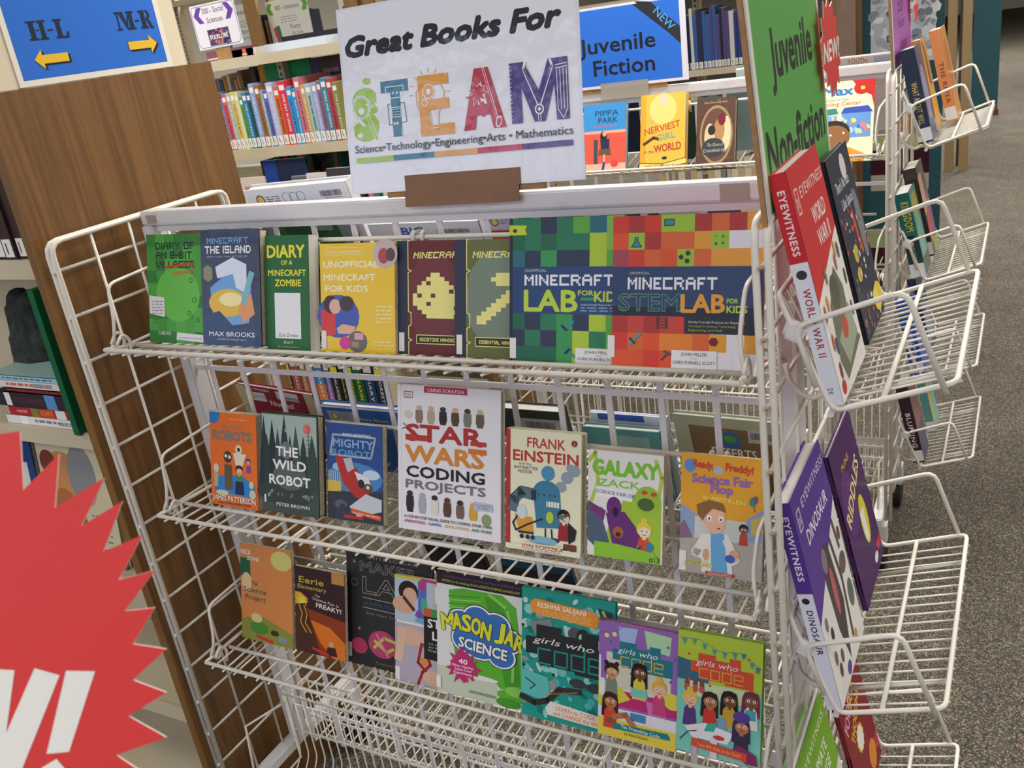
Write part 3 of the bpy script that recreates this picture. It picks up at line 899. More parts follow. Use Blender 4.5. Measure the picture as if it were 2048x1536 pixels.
def c_frank(a):
    a.r(0, 0, 1, 1, '#ebe9c9')
    a.r(0, 0, .06, 1, '#b23430')
    a.t('FRANK', .54, .14, .085, '#c23a32', w=.5, b=.03)
    a.star(.91, .08, .035, .045, 12, '#8c2c24'); a.t('1', .91, .098, .03, '#f2e8d8')
    a.t('EiNSTEIN', .53, .255, .09, '#c23a32', w=.86, b=.05)
    a.t('and the', .26, .29, .024, '#4a4640', w=.17); a.t('ANTIMATTER', .27, .325, .027, '#3a3833', w=.33, b=.01); a.t('MOTOR', .26, .358, .027, '#3a3833', w=.19, b=.01)
    for x, y, r in ((.93, .3, .09), (.84, .36, .09), (.76, .44, .08), (.88, .28, .06)): a.e(x - .02, y, r * .9, r * .55, '#93a3ae')
    bl, dk = '#3f7f9c', '#1f3a4a'
    a.e(.57, .34, .09, .062, '#4f93b4'); a.l([(.56, .4), (.54, .44)], .015, dk)
    a.e(.55, .5, .18, .1, bl); a.p([(.37, .5), (.73, .5), (.76, .78), (.42, .8)], bl)
    a.l([(.37, .53), (.2, .52), (.12, .58), (.1, .66)], .13, '#5e7480'); a.l([(.38, .48), (.2, .47), (.07, .55), (.04, .64)], .012, dk)
    a.l([(.38, .5), (.38, .56)], .07, dk)
    a.r(.55, .57, .72, .615, '#eceae0')
    for i in range(4): a.l([(.57 + .04 * i, .57), (.57 + .04 * i, .615)], .006, dk)
    for x in (.45, .52, .6, .66): a.e(x, .52, .012, .008, dk, n=8)
    a.l([(.54, .8), (.54, .88)], .02, dk); a.l([(.62, .8), (.63, .87)], .02, dk); a.e(.55, .89, .07, .02, dk); a.e(.66, .885, .07, .02, dk)
    a.e(.5, .9, .2, .035, '#7fb8cc')
    a.p([(.12, .7), (.36, .72), (.38, .86), (.18, .84)], '#e09a3a'); a.e(.22, .68, .07, .06, '#c9dde4'); a.r(.17, .84, .38, .86, '#2f3a44')
    for x in (.22, .3, .37): a.e(x, .885, .03, .02, '#333')
    a.l([(.16, .72), (.1, .78), (.14, .84), (.3, .78), (.5, .72)], .022, '#2b2f38')
    a.e(.6, .7, .05, .05, '#b6cf4a')
    a.kid(.78, .68, .075, '#f0d3b8', '#221b1a', '#9c2b30', 0)
    a.l([(.72, .69), (.84, .66)], .035, '#6a4a30'); a.e(.76, .685, .03, .022, '#3f8a7a')
    a.p([(.84, .72), (.95, .78), (.93, .86), (.85, .9), (.84, .82)], '#26252b')
    a.r(.78, .9, .95, .95, '#7a3b34'); a.e(.8, .95, .03, .02, '#3a4a58'); a.e(.9, .96, .03, .02, '#3a4a58')
    a.t('NEW YORK TIMES BESTSELLING AUTHOR', .5, .93, .009, '#9a9078', w=.5)
    a.r(.0, .955, 1, 1, '#ebe9c9')
    a.t('JON SCIESZKA', .5, .975, .032, '#b8342e', w=.56, b=.02); a.t('ILLUSTRATED BY BRIAN BIGGS', .5, .993, .013, '#9a3a30', w=.5, b=.02)
def c_gal(a):
    g, lg, pu = '#7fc832', '#b7cf52', '#6b2f78'
    a.r(0, 0, 1, 1, '#e9e9e4')
    a.p([(.5, .42), (.75, .36), (.98, .4), (.98, 1), (.1, 1), (.3, .7)], '#a5c83a')
    for pts in ([(.02, .1), (.1, .02), (.14, .3), (.04, .5)], [(.9, .05), (.98, .2), (.94, .4)]): a.l(pts, .05, lg)
    a.t('GALAXY', .5, .22, .14, g, w=.86, b=.06, edge='#4d8a2a', ew=.015)
    a.t('ZACK', .42, .33, .07, g, w=.56, b=.03)
    a.p([(.1, .34), (.6, .36), (.6, .45), (.12, .43)], '#f2f2ee'); a.t('SCIENCE FAIR DISASTER!', .48, .41, .035, '#4a4a9c', w=.74, b=.02, rot=-3)
    a.e(.8, .42, .17, .13, '#9cc23c'); a.e(.78, .46, .11, .06, '#4b6632'); a.e(.76, .35, .04, .02, '#c2503c'); a.e(.88, .36, .04, .02, '#c2503c')
    a.e(.36, .52, .1, .1, pu); a.p([(.25, .58), (.5, .55), (.72, .74), (.66, .88), (.34, .86)], pu); a.e(.38, .56, .04, .045, '#2c1434')
    a.e(.42, .75, .07, .055, '#a5683c'); a.e(.42, .77, .035, .022, '#4a1c18')
    a.p([(0, .5), (.16, .55), (.3, .85), (.2, .97), (0, .85)], '#51637a'); a.e(.18, .58, .05, .05, '#4a90b0')
    a.p([(.0, .48), (.25, .56), (.22, .66), (.05, .58)], '#7a3a78')
    a.kid(.76, .7, .09, '#f2dcbc', '#e7cf4a', '#d8502c', 3)
    a.e(.84, .85, .05, .045, '#3f86ac')
    a.l([(.72, .86), (.6, .93), (.72, .98)], .03, '#2c4a78'); a.l([(.8, .9), (.9, .98)], .03, '#2c4a78')
    a.p([(.1, .86), (.4, .86), (.9, .9), (.98, 1), (.1, 1)], '#8fc83a'); a.t('#13', .9, .985, .05, '#2d6a2a', w=.13, b=.03)
def c_flop(a):
    a.r(0, 0, 1, .6, '#e8a62e')
    a.p([(0, .42), (.2, .5), (.2, .72), (0, .78)], '#8fa3c4'); a.p([(1, .4), (.8, .5), (.8, .7), (1, .76)], '#8fa3c4')
    a.r(0, .68, 1, 1, '#b3ada0'); a.p([(.18, .52), (.8, .52), (.8, .7), (.18, .7)], '#cdd0c8')
    a.p([(.85, .5), (1, .45), (1, .6), (.86, .62)], '#c9b45c')
    a.e(.11, .1, .075, .055, '#5a97d4')
    a.t('Ready,', .27, .11, .06, '#d8482c', w=.25, b=.05, edge='#7a1f18', rot=-5)
    a.e(.45, .12, .06, .035, '#b4bcc4')
    a.t('Freddy!', .7, .12, .06, '#d8482c', w=.32, b=.05, edge='#7a1f18', rot=-4)
    a.t('Science Fair', .5, .235, .075, '#9b6fc0', w=.72, b=.05, edge='#3c2050')
    a.t('Flop', .5, .31, .075, '#9b6fc0', w=.26, b=.05, edge='#3c2050')
    a.t('by ABBY KLEIN', .53, .375, .035, '#f0e65a', w=.5, b=.03, rot=-3)
    a.e(.87, .35, .04, .04, '#3f8f70'); a.e(.9, .33, .03, .03, '#7a4fa0'); a.l([(.88, .39), (.9, .43)], .008, '#5a3a2a')
    a.p([(0, .6), (.05, .56), (.16, .7), (0, .72)], '#8a6a86')
    a.p([(.26, .66), (.6, .64), (.66, .98), (.28, .98)], '#e9e6de'); a.p([(.38, .64), (.54, .64), (.6, .98), (.4, .98)], '#6aaeda')
    a.l([(.3, .7), (.2, .82), (.34, .85)], .1, '#e9e6de'); a.l([(.58, .7), (.68, .84), (.62, .87)], .1, '#e9e6de'); a.e(.33, .83, .04, .05, '#e2a583'); a.e(.67, .8, .06, .04, '#e2a583'); a.e(.62, .84, .06, .035, '#4466b8')
    a.e(.43, .53, .13, .12, '#e9b898'); a.e(.27, .53, .03, .03, '#e9b898')
    a.p([(.22, .5), (.2, .42), (.35, .37), (.52, .39), (.56, .46), (.4, .44), (.32, .5), (.28, .55)], '#8a6238')
    for x in (.36, .5): a.e(x, .52, .03, .025, '#f0f0ea'); a.e(x, .525, .012, .01, '#222')
    a.l([(.46, .6), (.49, .6)], .014, '#8a4030')
    a.kid(.77, .58, .05, '#8a5a3c', '#1f1714', '#c8402c', 0)
    a.t('Illustrated by', .25, .9, .022, '#e9dc5a', w=.24); a.t('JOHN McKINLEY', .24, .935, .03, '#f0e65a', w=.36, b=.03, edge='#5a4a30')
    a.r(.33, .965, .68, .99, '#c8352e'); a.t('SCHOLASTIC', .5, .986, .016, '#f6e6e0', w=.28, b=.02)
def c_nick(a):
    a.r(0, 0, 1, 1, '#d98a4c')
    a.e(.8, .12, .2, .1, '#d9cf78')
    a.r(0, .15, .2, .34, '#27604e'); a.e(.12, .4, .1, .1, '#e8c890')
    a.t('NICK', .12, .11, .05, '#e8e2d8', w=.2, b=.05, edge='#c04a40'); a.t('ZONE', .26, .165, .04, '#e6ead8', w=.24, b=.05, edge='#2c6a5a')
    a.t('The', .27, .42, .045, '#2c5f54', w=.12, b=.02); a.t('Science', .28, .5, .055, '#2c5f54', w=.44, b=.02); a.t('Project', .29, .58, .055, '#2c5f54', w=.4, b=.02)
    a.p([(0, .8), (.35, .72), (1, .86), (1, 1), (0, 1)], '#8c8f3c'); a.e(.35, .86, .18, .07, '#4d8a34'); a.e(.3, .76, .11, .05, '#d8c98c')
    a.l([(.3, .95), (.6, .98)], .05, '#c8362c'); a.e(.8, .93, .08, .03, '#7d98b0'); a.e(.65, .88, .08, .03, '#4a2c20')
def c_eerie(a):
    a.r(0, 0, 1, 1, '#3a1f24')
    a.p([(0, .45), (1, .55), (1, 1), (.5, 1), (0, .7)], '#8c3a18'); a.p([(.3, .6), (.7, .65), (1, .8), (1, 1), (.75, 1), (.5, .85)], '#d8721f')
    a.p([(0, .3), (.12, .3), (.26, .36), (.22, .46), (.1, .52), (0, .5)], '#d9a22c'); a.star(.14, .4, .06, .14, 9, '#e8cf4a', jit=.5)
    a.p([(0, .45), (.2, .42), (.32, .62), (.5, .97), (0, 1)], '#4a2a1e')
    for k in (0, .1): a.l([(.08 + k, .45), (.14 + k, .55), (.1 + k, .65), (.22 + k, .76)], .02, '#e09a2c')
    a.e(.72, .84, .05, .035, '#c9a07a'); a.p([(.64, .88), (.8, .87), (.84, .97), (.62, .98)], '#3b2028')
    a.t('Eerie', .34, .18, .075, '#b9b33c', w=.5, b=.03, edge='#2f2a18'); a.t('Elementary', .35, .25, .05, '#b9b33c', w=.58, b=.02)
    a.r(.75, .0, 1, .13, '#c08a48')
    a.t('The', .46, .32, .03, '#eee4cc', w=.1); a.t('Science Fair is', .62, .375, .035, '#eee4cc', w=.52, rot=-6); a.t('FREAKY!', .68, .45, .055, '#f4ecd8', w=.5, b=.03, rot=-4)
    a.l([(.35, .93), (.66, .97)], .04, '#c8362c')
def c_maker(a):
    a.r(0, 0, 1, 1, '#2e2d2c')
    a.t('SMITHSONIAN', .55, .06, .03, '#9a948c', w=.6, sp=1.2)
    a.t('MAKER', .5, .17, .085, '#c9c5be', w=.66, b=.035); a.t('MAKER', .5, .17, .085, '#2e2d2c', w=.66)
    a.t('LAB', .2, .36, .15, '#c9c5be', w=.62, al='l', b=.03); a.t('LAB', .2, .36, .15, '#2e2d2c', w=.62, al='l')
    a.l([(.2, .4), (.9, .41)], .006, '#b9b4ac'); a.t('28 SUPER COOL PROJECTS', .2, .46, .028, '#35586c', w=.7, al='l', b=.03)
    a.l([(.2, .485), (.9, .495)], .006, '#b9b4ac'); a.t('Build  Invent  Create  Discover', .24, .54, .022, '#8d8983', w=.62, al='l')
    a.star(.1, .1, .01, .03, 5, '#8d8983'); a.star(.15, .68, .01, .025, 5, '#8d8983'); a.ring(.1, .28, .04, .03, .008, '#77736c')
    a.e(.43, .78, .17, .12, '#b53f68'); a.l([(.33, .82), (.45, .72), (.58, .74)], .03, '#b9c24a'); a.l([(.34, .76), (.48, .84), (.56, .8)], .03, '#b9c24a'); a.l([(.36, .7), (.5, .88)], .02, '#d07a98')
    a.e(.15, .83, .1, .07, '#b03a5e')
    a.t('Foreword by', .5, .96, .025, '#77736c', w=.3)
def c_stlab(a):
    a.r(0, 0, 1, 1, '#9a8f98')
    a.r(0, 0, .34, .025, '#d9c83a'); a.r(.34, 0, 1, .025, '#c8387c')
    a.r(0, .025, .5, .42, '#b9c8d4'); a.e(.18, .14, .13, .1, '#2c1e1c'); a.e(.2, .17, .09, .07, '#dcae92')
    a.e(.12, .27, .15, .08, '#d9a98c'); a.l([(.12, .2), (.25, .3)], .04, '#4a2a30')
    a.l([(.36, .05), (.36, .32)], .11, '#5a6fc0'); a.l([(.38, .2), (.4, .36)], .08, '#4fae8c'); a.l([(.3, .33), (.45, .4)], .08, '#7a4fa8'); a.e(.42, .39, .16, .03, '#6fa8c0'); a.r(.33, .03, .4, .1, '#c8387c')
    a.r(.5, .025, 1, .26, '#c9b9a8'); a.r(.52, .05, .68, .2, '#e6e2da'); a.e(.85, .12, .14, .1, '#b48a78')
    a.r(.38, .26, .47, .335, '#c85a38'); a.r(.47, .26, .6, .335, '#3f9a4c')
    a.r(.02, .42, .5, .44, '#e8e6e6')
    a.r(0, .44, 1, 1, '#b4abb8'); a.p([(0, .5), (.2, .46), (.45, .52), (.4, .62), (.1, .64)], '#dcb097'); a.l([(.1, .5), (.04, .78)], .1, '#e0b89e')
    a.l([(.35, .6), (.3, .78), (.42, .86)], .035, '#a3262c'); a.l([(.38, .6), (.46, .78), (.36, .86), (.3, .98)], .035, '#a3262c'); a.e(.38, .76, .05, .04, '#d98a3c')
    a.e(.52, .9, .16, .07, '#dcb097'); a.r(.62, .88, 1, 1, '#e2dfe4')
    a.r(.38, .335, 1, .73, '#242322')
    a.t('STEAM', .43, .43, .08, '#f2f0ea', w=.46, al='l', b=.04); a.t('LAB', .49, .54, .08, '#f2f0ea', w=.28, al='l', b=.04)
    for i in range(3): a.t(('52 Creative', 'for Exploring', 'Engineering')[i], .44, .59 + .03 * i, .018, '#cfccc4', w=.3, al='l')
def c_mason(a):
    a.r(0, 0, 1, 1, '#dfe2dc')
    a.r(0, 0, 1, .11, '#27222a'); a.t('Capture Big Discoveries in a Jar from the Magic of CHEMISTRY and', .5, .05, .018, '#8a4a80', w=.88)
    a.t('PHYSICS to the Amazing World of EARTH SCIENCE and BIOLOGY', .5, .09, .02, '#b9c83a', w=.88, b=.01)
    a.r(0, .78, .7, 1, '#c6cfb4')
    g1, g2, g3 = '#5fb233', '#489a2a', '#8ccf5c'
    a.p([(.14, .15), (.3, .12), (.75, .12), (.9, .2), (.95, .5), (.96, .84), (.72, .86), (.68, .82), (.25, .8), (.18, .55)], g1)
    a.p([(.55, .15), (.72, .18), (.9, .4), (.95, .8), (.78, .84), (.7, .5)], g2)
    for i in range(6): a.l([(.14, .2 + .03 * i), (.5, .17 + .03 * i)], .014, g3 if i % 2 else g2)
    a.l([(.6, .13), (.8, .22), (.88, .5), (.86, .78)], .03, g3)
    a.e(.45, .81, .26, .02, '#e6e9dc'); a.e(.86, .9, .17, .05, g1); a.e(.82, .96, .14, .04, g2); a.e(.9, .86, .12, .04, g3)
    for c, k in (('#20242c', .03), ('#eef0ee', .02), ('#3a72b8', 0)):
        for x, y, r in ((.28, .38, .13), (.47, .34, .15), (.68, .37, .15), (.82, .47, .14), (.74, .6, .14), (.35, .52, .16), (.5, .5, .25)): a.e(x, y, r + k, (r + k) * .62, c)
    x = .1
    for i, ch in enumerate('MASON'): a.t(ch, .14 + .105 * i, .47 - .02 * i + (.006 * i * i), .135, '#dfe03a', w=.1 if ch != 'M' else .14, b=.06, edge='#1f2023', ew=.045, rot=8 - 4 * i)
    for i, ch in enumerate('JAR'): a.t(ch, .72 + .1 * i, .46 + .035 * i, .13, '#dfe03a', w=.09, b=.06, edge='#1f2023', ew=.045, rot=-8 - 4 * i)
    a.t('SCIENCE', .53, .605, .085, '#f2f2ee', w=.54, b=.05, edge='#1f2023', ew=.045, rot=-5)
    a.star(.31, .745, .13, .18, 15, '#c22f70', jit=.5); a.e(.31, .745, .145, .085, '#c22f70'); a.l([(.33, .78), (.32, .87)], .03, '#c22f70'); a.l([(.39, .77), (.42, .84)], .025, '#c22f70')
    a.t('40', .31, .725, .04, '#fbf0f4', w=.1, b=.04)
    for i, s in enumerate(('Slimy, Squishy,', 'Super-Cool', 'Experiments')): a.t(s, .31, .755 + .028 * i, .02, '#fbf0f4', w=(.25, .19, .21)[i], b=.02)
    a.t('JONATHAN ADOLPH', .53, .945, .022, '#3f5a34', w=.3, b=.02)
    a.r(0, .86, .05, .96, '#eceae6')
def codew(a, x, y, w, h, col):
    u = w * .195
    t = w * .024
    for i, k in enumerate('code'):
        x0, x1 = x + i * w * .26, x + i * w * .26 + u
        if k == 'c': a.l([(x1, y - h), (x0, y - h), (x0, y), (x1, y)], t, col)
        if k in 'od': a.l([(x0, y - h), (x1, y - h), (x1, y), (x0, y)], t, col, True)
        if k == 'd': a.l([(x1, y), (x1, y - h * 1.5)], t, col)
        if k == 'e': a.l([(x1, y), (x0, y), (x0, y - h), (x1, y - h), (x1, y - h * .5), (x0, y - h * .5)], t, col)
def gwclogo(a, x, y, w, box_, col, pix):
    h = w * .42 * a.w / a.h
    a.p([(x, y - h * .62), (x + w * .12, y - h * .62), (x + w * .12, y - h * .95), (x + w * .4, y - h * .95), (x + w * .4, y - h * .78), (x + w * .62, y - h * .78), (x + w * .62, y - h * .95),
         (x + w * .8, y - h * .95), (x + w * .8, y - h * .55), (x + w, y - h * .55), (x + w, y + h * .12), (x + w * .55, y + h * .12), (x + w * .55, y + h * .05), (x + w * .15, y + h * .05), (x + w * .15, y - h * .2), (x, y - h * .2)], box_)
    for i in range(6):
        a.r(x + pix[i][0] * w, y + pix[i][1] * h, x + pix[i][0] * w + .03, y + pix[i][1] * h + .02, box_)
    codew(a, x + w * .14, y - h * .0, w * .72, h * .36, col)
    a.t('girls who', x + w * .42, y - h * .5, .05, '#f3f0ea', w=w * .68, sh=.25)
PXS = [(-.05, -.9), (1.02, -.7), (.3, .2), (.95, .2), (-.04, .1), (.9, -1.1)]
def c_gwc1(a):
    t0 = '#1f9a8c'
    a.r(0, 0, 1, 1, t0)
    rr = random.Random(8)
    a.specks(.03, .04, .97, .96, 120, ['#8fd3cc', '#57b8ae', '#9a9a98', '#147a70', '#c9d9cf', '#6fc4bc'], .045, 9)
    a.p([(.08, .26), (.33, .21), (.35, .3), (.17, .36)], '#8b8988'); a.p([(.46, .24), (.7, .26), (.68, .38), (.5, .37)], '#b4dcd6'); a.e(.58, .29, .07, .05, '#5a5658'); a.e(.67, .3, .07, .06, '#2a2a2c'); a.e(.67, .31, .045, .035, '#a4d4cc')
    a.p([(.1, .1), (.15, .07), (.8, .1), (.84, .13), (.83, .2), (.8, .22), (.13, .18), (.1, .16)], '#eb9a38')
    a.t('RESHMA SAUJANI', .44, .135, .04, '#f6ede0', w=.52, b=.03, rot=-1)
    a.lines(.17, .76, .16, 3, .018, .008, '#f3b870')
    a.p([(.82, .06), (.98, .08), (.98, .2), (.9, .2)], '#33403e'); a.l([(.88, .08), (.93, .16)], .03, '#a8c05c')
    gwclogo(a, .05, .56, .98, '#2a2c2e', '#1f9a8c', PXS)
    a.e(.62, .66, .09, .035, '#3a3f40'); a.e(.8, .67, .09, .035, '#3a3f40')
    a.p([(0, .63), (.3, .66), (.34, .86), (.0, .82)], '#5fc0b6'); a.l([(.05, .7), (.16, .74), (.1, .78)], .012, '#26383a')
    a.l([(.0, .85), (.15, .88), (.3, .84), (.42, .74), (.65, .72)], .06, '#35302a')
    a.t('The instant New York Times bestseller!', .44, .77, .018, '#d8913f', w=.38, rot=14)
    a.p([(.27, .9), (.33, .84), (1, .88), (1, .97), (.3, .95)], '#e8e4da')
    a.t('LEARN to CODE', .6, .905, .035, '#e8923a', w=.42, b=.03, rot=-2); a.t('and CHANGE the WORLD', .66, .95, .035, '#e8923a', w=.6, b=.03, rot=-2)
def c_gwc2(a):
    a.r(0, 0, 1, 1, '#9a6ab8')
    a.p([(.25, .03), (.5, .02), (.46, .15), (.27, .16)], '#a9bfe6'); a.p([(.58, .02), (.92, .04), (.9, .2), (.62, .17)], '#b6dfae')
    a.r(.1, .26, .92, .58, '#e2dccb'); a.r(.14, .3, .5, .56, '#d9d2bd'); a.r(.54, .3, .88, .56, '#d9d2bd')
    a.l([(.02, .1), (.2, .08), (.3, .03)], .006, '#3f7a4a'); a.e(.1, .12, .03, .02, '#ece58a'); a.e(.2, .1, .03, .02, '#ece58a')
    a.r(0, .3, .03, .55, '#e4e0ec')
    gwclogo(a, .18, .36, .76, '#1f7f8a', '#e8b83c', PXS)
    a.r(0, .58, 1, .72, '#c22a72'); a.p([(.0, .5), (.3, .56), (.42, .64), (.2, .72), (0, .74)], '#d9d23a'); a.e(.95, .58, .12, .07, '#e0d648')
    a.p([(.62, .62), (.86, .63), (.88, .8), (.66, .79)], '#cf78b0')
    a.r(0, .74, 1, .84, '#e4e2e6'); a.r(.42, .75, .62, .82, '#4a86b8'); a.r(0, .84, 1, 1, '#e6d04c')
    a.kid(.17, .42, .085, '#d9935c', '#2a1c22', '#7c8a78', 2); a.kid(.53, .38, .09, '#7a4a30', '#1f1816', '#d8cf4a', 1)
    a.p([(.43, .53), (.62, .53), (.64, .6), (.42, .6)], '#7cc8b8'); a.kid(.78, .49, .085, '#f0b890', '#e4b43c', '#c8487a', 3)
    a.kid(.16, .68, .09, '#b9764a', '#3a1f1a', '#d04a30', 1); a.l([(.2, .82), (.36, .78), (.46, .86)], .07, '#b9764a')
    a.e(.17, .86, .06, .03, '#9c4a34')
    a.p([(.2, .87), (.9, .86), (.93, .91), (.22, .92)], '#1f7f8a'); a.t('The Friendship Code', .55, .905, .032, '#eef0e2', w=.5, b=.01, rot=-2)
    a.t('by Stacia Deutsch', .5, .955, .026, '#5a4a38', w=.3, sh=.3)
def c_gwc3(a):
    a.r(0, 0, 1, 1, '#b9cf3e')
    a.p([(0, .22), (.38, .26), (.38, .42), (0, .4)], '#3a6a80'); a.r(0, .4, 1, 1, '#7fcdbc'); a.r(.1, .4, .9, .52, '#cfe2b4')
    a.l([(.02, .06), (.25, .05), (.5, .12), (.75, .1), (.98, .2)], .006, '#3a7a70')
    for x, y in ((.08, .06), (.2, .05), (.32, .08), (.44, .11), (.56, .12), (.68, .11), (.78, .1), (.88, .16), (.95, .19)): a.p([(x - .035, y), (x + .035, y), (x, y + .055)], '#2f86a0' if int(x * 50) % 2 else '#4f9f8c')
    gwclogo(a, .16, .36, .74, '#dc5236', '#e8b040', PXS)
    for x in (.12, .22, .3): a.e(x, .42, .03, .03, '#8a4a34'); a.e(x, .46, .035, .03, '#c9584a')
    a.kid(.16, .55, .085, '#f0b487', '#e8c24c', '#5a3a80', 3); a.kid(.4, .53, .09, '#b4784e', '#2e1c1a', '#cf3a34', 1)
    a.kid(.63, .49, .088, '#7a4a30', '#231817', '#c9a238', 1); a.kid(.88, .46, .09, '#8a5636', '#7d2a4c', '#e9e2d8', 1)
    a.r(.82, .54, .94, .62, '#4aa8b8')
    a.p([(.1, .78), (.35, .72), (.7, .76), (.62, .86), (.2, .86)], '#e9e6e8'); a.p([(.38, .72), (.5, .7), (.46, .78), (.34, .79)], '#3fb09c'); a.p([(.5, .66), (.6, .65), (.6, .75), (.5, .74)], '#7f9fc8')
    a.r(.2, .86, .26, 1, '#d9a9b8'); a.r(.42, .84, .5, 1, '#e8d8dc'); a.e(.52, .82, .07, .02, '#c8483c')
    a.l([(.05, .9), (.15, .82), (.25, .8)], .012, '#2a2a34')
    a.kid(.78, .68, .09, '#b9764a', '#3a2a50', '#39324e', 1); a.e(.78, .61, .1, .045, '#5a3f98')
    a.p([(.72, .84), (.84, .86), (.96, .9), (.98, .98), (.84, .98), (.7, .92)], '#8a2f5e')
    a.l([(.22, .9), (.82, .93)], .1, '#dc5236'); a.t('Team BFF: Race to the Finish!', .52, .93, .03, '#f0b878', w=.52, b=.01, rot=-3)
def flat(c, *ex):
    def f(a):
        a.r(0, 0, 1, 1, c)
        for e in ex: getattr(a, e[0])(*e[1:-1], **e[-1]) if isinstance(e[-1], dict) else getattr(a, e[0])(*e[1:])
    return f

T1 = 'on front rack top shelf'
T2 = 'on front rack middle shelf'
T3 = 'on front rack bottom shelf'
G1, G2, G3 = 'books on the top shelf of the front rack', 'books on the middle shelf of the front rack', 'books on the bottom shelf of the front rack'
LW = 1.0
book('green pixel-lettered diary paperback, leftmost book ' + T1, .0737, -.118, -.1857, .1228, .173, .012, c_8bit, '#3f8a3c', hard=False, group=G1)
book('dark blue hardback with silver island lettering ' + T1, .2030, -.125, -.1828, .1210, .176, .020, c_island, '#2f3a50', group=G1, gloss=GLOSS)
book('dark green diary book with big yellow title ' + T1, .3277, -.118, -.1883, .083, .168, .022, c_zomb, '#2f6a3c', hard=False, group=G1, pages=WHITEP)
book('yellow paperback with a round child picture ' + T1, .4250, -.110, -.191, .1318, .155, .008, c_yellow, '#f2c91d', hard=False, group=G1, gloss=GLOSS, slab=(.001, .004))
book('maroon handbook with gold pixel heap on the cover ' + T1, .5560, -.1035, -.1925, .110, .156, .007, c_hand('#6a2b2c', '#73383a', 'REDSTONE HANDBOOK', 'drop'), '#2f3445', group=G1, slab=(.003, .004))
book('olive handbook with gold pixel pickaxe on the cover ' + T1, .6560, -.112, -.1898, .110, .155, .007, c_hand('#6b6f3c', '#7b8a78', 'ESSENTIAL HANDBOOK', 'pick'), '#2f3445', group=G1, slab=(.003, .004))
book('green checkered lab book with white and lime title ' + T1, .7448, -.122, -.1877, .155, .180, .007, c_lab, '#27694f', hard=False, group=G1, slab=(.001, .004))
book('red and orange checkered lab book, rightmost ' + T1, .8905, -.132, -.183, .1785, .176, .007, c_stem, '#d8402f', hard=False, group=G1, slab=(-.005, .01))
book('orange paperback with grey robot lettering, leftmost book ' + T2, .1068, -.118, -.4828, .1068, .161, .019, c_robots, '#ee7327', hard=False, group=G2)
book('dark grey-green forest cover hardback with white title ' + T2, .2300, -.122, -.4767, .1200, .164, .018, c_wild, '#2c3634', group=G2)
book('blue paperback with red and white flying robot ' + T2, .3600, -.112, -.479, .1090, .155, .012, c_ricky, '#1f3f80', hard=False, group=G2)
book('large white coding book with red and orange title ' + T2, .5054, -.120, -.472, .1775, .2195, .012, c_sw, '#e6e4e8', group=G2)
book('cream hardback with red title and blue robot drawing ' + T2, .6925, -.122, -.475, .1160, .171, .018, c_frank, ('#ebe9c9'), group=G2)
book('white paperback with green title and purple monsters ' + T2, .8160, -.115, -.471, .1070, .145, .010, c_gal, '#dfe0d8', hard=False, group=G2)
book('yellow-orange paperback with a boy in lab coat ' + T2, .9473, -.118, -.4725, .1065, .155, .008, c_flop, '#e8a62e', hard=False, group=G2, slab=(.0, .002))
book('thin orange paperback edged in green, leftmost ' + T3, .0740, -.112, -.776, .1250, .181, .006, c_nick, '#27613a', hard=False, group=G3, gloss=GLOSS)
book('dark brown paperback with an erupting volcano ' + T3, .2058, -.112, -.775, .1120, .156, .008, c_eerie, '#4a3020', hard=False, group=G3)
book('large charcoal book with pink string balls ' + T3, .3053, -.094, -.791, .177, .206, .010, c_maker, '#2a2928', group=G3, slab=(.001, .012))
book('photo-covered book with hands and red rope ' + T3, .4163, -.106, -.794, .155, .186, .008, c_stlab, '#3a3a3c', hard=False, group=G3, slab=(.0, .0))
book('white jar science book with green slime ' + T3, .5093, -.116, -.784, .163, .206, .008, c_mason, '#dfe2dc', hard=False, group=G3)
book('teal patterned hardback with black logo block ' + T3, .6727, -.127, -.777, .153, .203, .009, c_gwc1, '#1f9a8c', group=G3, gloss=PRINT)
book('purple hardback with girls on a bed ' + T3, .8078, -.139, -.764, .1185, .171, .012, c_gwc2, '#a05aa0', group=G3, slab=(.001, .06))
book('lime green hardback with bunting, rightmost ' + T3, .9270, -.139, -.757, .1165, .173, .012, c_gwc3, '#8fbf3a', group=G3)

# books in the wire pockets on the near rack's right end (covers face right)
def c_ww(a):
    a.r(0, 0, 1, 1, '#edeae6')
    a.p([(0, 0), (1, 0), (1, .37), (0, .56)], '#cf2e34')
    a.l([(.08, .09), (.16, .09), (.16, .19), (.08, .19)], .012, '#f0dcd8', True); a.t('DK', .12, .165, .04, '#f0dcd8', w=.06)
    a.t('EYEWITNESS', .6, .14, .05, '#f3e3de', w=.74, sp=1.1)
    a.t('WORLD', .62, .28, .075, '#f8efec', w=.42, b=.02); a.t('WAR II', .62, .38, .075, '#f8efec', w=.4, b=.02)
    a.p([(.28, .62), (.62, .5), (.78, .62), (.74, .8), (.95, .9), (.3, .96), (.2, .85)], '#6f7360'); a.e(.5, .6, .14, .08, '#5a5e4c'); a.p([(.3, .78), (.8, .7), (.9, .86), (.45, .92)], '#a2aa94')
    a.e(.55, .77, .1, .05, '#c0503c')
    for x, y, c in ((.1, .62, '#b85a44'), (.22, .6, '#c9923c'), (.12, .75, '#c05a3c'), (.2, .78, '#3c4a78'), (.35, .5, '#7d7f74'), (.78, .45, '#d49a3c'), (.88, .47, '#5a5258'), (.92, .6, '#58564a'), (.72, .5, '#b46a60'), (.14, .88, '#8a3a34'), (.9, .75, '#6a6a5c')): a.e(x, y, .035, .04, c, n=8)
    a.e(.12, .95, .06, .03, '#c8382f')
